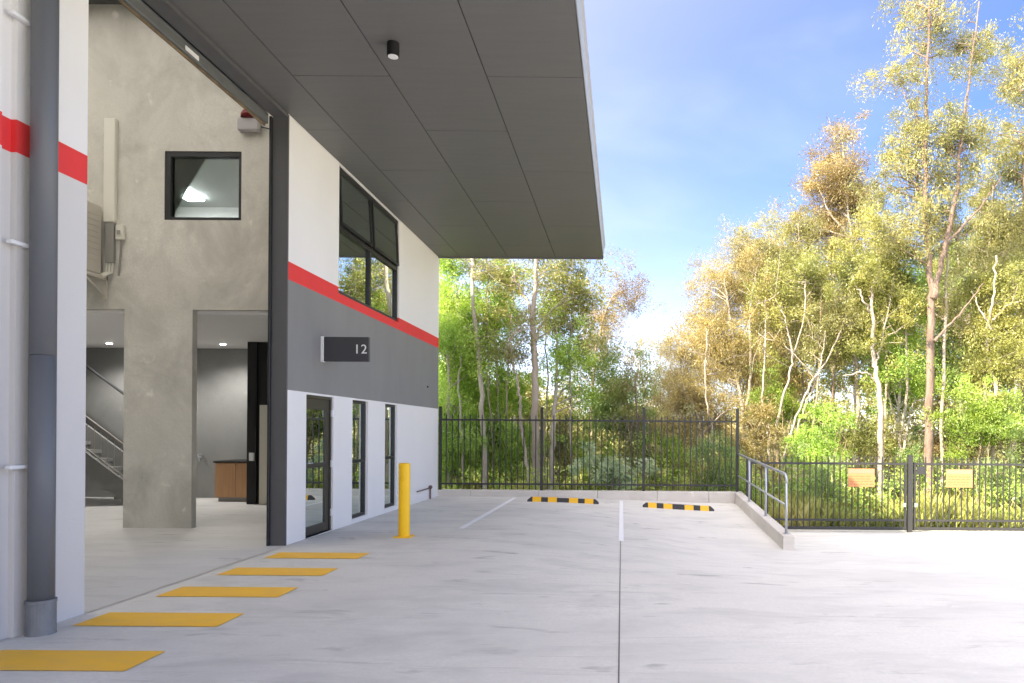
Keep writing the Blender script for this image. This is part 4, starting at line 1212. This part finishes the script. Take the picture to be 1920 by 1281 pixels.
# --- second row: deeper wood that fills behind the near trunks
second = [
    (835, 700, 34, 40, 60, 110, 'leaf_green', 'green tree behind the building corner, deep in the wood'),
    (960, 740, 36, 60, 60, 100, 'leaf_olive', 'olive tree deep behind the vine clad tree'),
    (1080, 770, 38, 70, 56, 110, 'leaf_olive', 'dark tree deep behind the middle of the rear fence'),
    (1440, 640, 33, 90, 120, 330, 'leaf_gold', 'golden tree deep behind the leaning stems'),
    (1560, 560, 35, 80, 130, 330, 'leaf_olive', 'olive tree deep behind the rusty crowned gum'),
    (1680, 600, 32, 80, 150, 360, 'leaf_dark', 'dark tree deep behind the flat topped gum'),
    (1800, 580, 31, 80, 150, 360, 'leaf_dark', 'dark tree deep behind the tallest gum'),
    (1900, 560, 30, 70, 170, 330, 'leaf_olive', 'olive tree deep in the wood at the right photo edge'),
]
for k, (px, py, Y, rx, ry, nc, lm, lab) in enumerate(second):
    tree('tree', lab, Y, [([(px, 880), (px + 6, py), (px - 4, py - ry * 0.7)], 0.12, 0.04)],
         [(px, py, rx, ry, nc), (px + rx * 0.4, py + ry * 0.6, rx * 0.8, ry * 0.5, nc // 3)], lm, 'bark_grey', (0.24, 0.08), 0.8, per=44, crad=0.62, seed=40 + k, limbs=4)

# ------------------------------------------------------------------ shrubs behind the fences
def shrub(label, px, py, Y, rx, ry, nc, lm, leaf=(0.11, 0.05), name='shrub', per=40, seed=0):
    c = at(px, py, Y)
    foot = 810 + (H + 1.0) / Y * F
    return tree(name, label, Y, [([(px - 4, foot), (px - 2, (py + foot) / 2), (px + 6, py)], 0.025, 0.01), ([(px + 3, foot), (px + 10, (py + foot) / 2), (px + rx * 0.5, py - ry * 0.3)], 0.02, 0.008)],
                [(px, py, rx, ry, nc)], lm, 'bark_tan', leaf, 0.1, per, 0.3, 'shrubs behind the fences', 100 + seed, 5, 'shrub')


SH = [
    ('green shrub at the foot of the tree by the building', 845, 880, 21.6, 34, 60, 110, 'leaf_green'),
    ('green shrub under the vine clad tree', 905, 870, 21.9, 34, 64, 110, 'leaf_green'),
    ('tall green shrub left of the first fence post', 960, 865, 21.7, 36, 70, 120, 'leaf_green'),
    ('dull olive shrub right of the first fence post', 1045, 850, 21.9, 40, 60, 80, 'leaf_olive'),
    ('dark shrub under the small dark tree', 1110, 850, 22.0, 40, 56, 80, 'leaf_green'),
    ('pale silvery broad leaved plant low behind the rear fence', 1145, 892, 19.6, 34, 24, 46, 'leaf_blue'),
    ('olive shrub behind the lighter fence post', 1200, 850, 20.8, 40, 60, 90, 'leaf_olive'),
    ('yellow green shrub in the last bay of the rear fence', 1255, 880, 20.0, 40, 40, 80, 'leaf_lime'),
    ('brown olive shrub under the low golden tree', 1310, 840, 21.6, 44, 60, 110, 'leaf_gold'),
    ('dark green rounded bush at the rear fence corner', 1358, 880, 19.3, 34, 46, 120, 'leaf_dark'),
    ('golden shrub just right of the rear fence corner', 1420, 830, 22.0, 46, 66, 130, 'leaf_gold'),
    ('lime green shrub behind the leaning stems', 1462, 760, 24.0, 56, 40, 150, 'leaf_lime'),
    ('blue green shrub above the left gate leaf', 1560, 840, 20.8, 50, 50, 150, 'leaf_green'),
    ('yellow green shrub above the left notice board', 1622, 820, 22.6, 46, 50, 110, 'leaf_yellow'),
    ('dark shrub low behind the left gate leaf', 1550, 920, 19.6, 46, 34, 80, 'leaf_dark'),
    ('olive shrub between the white gum and the twin stemmed gum', 1672, 860, 22.6, 36, 50, 80, 'leaf_olive'),
    ('dark shrub behind the centre gate post', 1720, 880, 21.8, 40, 70, 100, 'leaf_dark'),
    ('brownish shrub right of the thick pinkish trunk', 1800, 830, 23.0, 50, 60, 110, 'leaf_brown'),
    ('bright lime shrub above the right notice board', 1836, 810, 20.4, 44, 40, 150, 'leaf_lime'),
    ('bright lime shrub at the right photo edge', 1890, 800, 20.8, 40, 50, 110, 'leaf_lime'),
    ('dark shrub low behind the right gate leaf', 1880, 910, 20.2, 60, 40, 90, 'leaf_dark'),
    ('olive shrub past the right photo edge', 1990, 860, 20.6, 70, 90, 150, 'leaf_olive'),
]
for k, (lab, px, py, Y, rx, ry, nc, lm) in enumerate(SH):
    shrub(lab, px, py, Y, rx, ry, nc, lm, seed=k, leaf=(0.17, 0.10) if lm == 'leaf_blue' else (0.11, 0.05))

# far wood: one mass of foliage closing the view low down
rng = np.random.default_rng(77)
n = 2600
ux = rng.uniform(-22, 48, n)
uy = rng.uniform(36, 52, n)
hmax = 2.6 + 2.4 * np.clip((ux - 6) / 10, 0, 1) + 1.6 * np.clip((-2 - ux) / 6, 0, 1) + 0.8 * np.sin(ux * 0.9)
uz = -0.9 + rng.uniform(0, 1, n) ** 0.8 * (hmax + 0.9)
v = leaf_quads(np.stack([ux, uy, uz], 1), rng.uniform(0.5, 1.1, n), 34, 0.34, 0.14, 0.5, rng)
NLEAF[0] += len(v) // 3
tag(quad_mesh('far_wood', v, 'leaf_olive', None), 'hazy olive wood closing the view behind the trees', 'wood', kind='stuff')

# undergrowth: long grass and weeds on the bush floor
n = 46000
gx = rng.uniform(-7, 24, n)
gy = 18.4 + rng.uniform(0, 1, n) ** 1.4 * 9
gzb = -1.02
hgt = rng.uniform(0.35, 1.15, n) * (0.75 + 0.35 * np.sin(gx * 1.7) * np.cos(gy * 1.3))
hgt[gx < 3] *= 1.15
lean = rng.normal(size=(n, 2)) * 0.22
w = rng.uniform(0.006, 0.017, n)
ang = rng.uniform(0, np.pi, n)
sx_, sy_ = np.cos(ang) * w, np.sin(ang) * w
b0 = np.stack([gx - sx_, gy - sy_, np.full(n, gzb)], 1)
b1 = np.stack([gx + sx_, gy + sy_, np.full(n, gzb)], 1)
m1 = np.stack([gx + sx_ * 0.8 + lean[:, 0] * 0.4, gy + sy_ * 0.8 + lean[:, 1] * 0.4, gzb + hgt * 0.62], 1)
t1 = np.stack([gx + lean[:, 0], gy + lean[:, 1], gzb + hgt], 1)
v = np.stack([b0, b1, m1, t1], 1).reshape(-1, 3)
tag(quad_mesh('long_grass', v, 'grass_leaf', None, 4), 'long green and straw grass on the bush floor behind the fences', 'grass', kind='stuff')
n = 1500
cx_, cy_ = rng.uniform(-7, 24, n), 18.95 + rng.uniform(0, 1, n) ** 1.3 * 9
v = leaf_quads(np.stack([cx_, cy_, -0.85 + rng.uniform(0, 1, n) ** 2 * 1.5], 1), rng.uniform(0.2, 0.5, n), 26, 0.12, 0.06, 0.1, rng)
tag(quad_mesh('ground_cover', v, 'leaf_green', None), 'mixed low green weeds on the bush floor behind the fences', 'weeds', kind='stuff')
print('leaves', NLEAF[0], 'objects', len(bpy.data.objects))
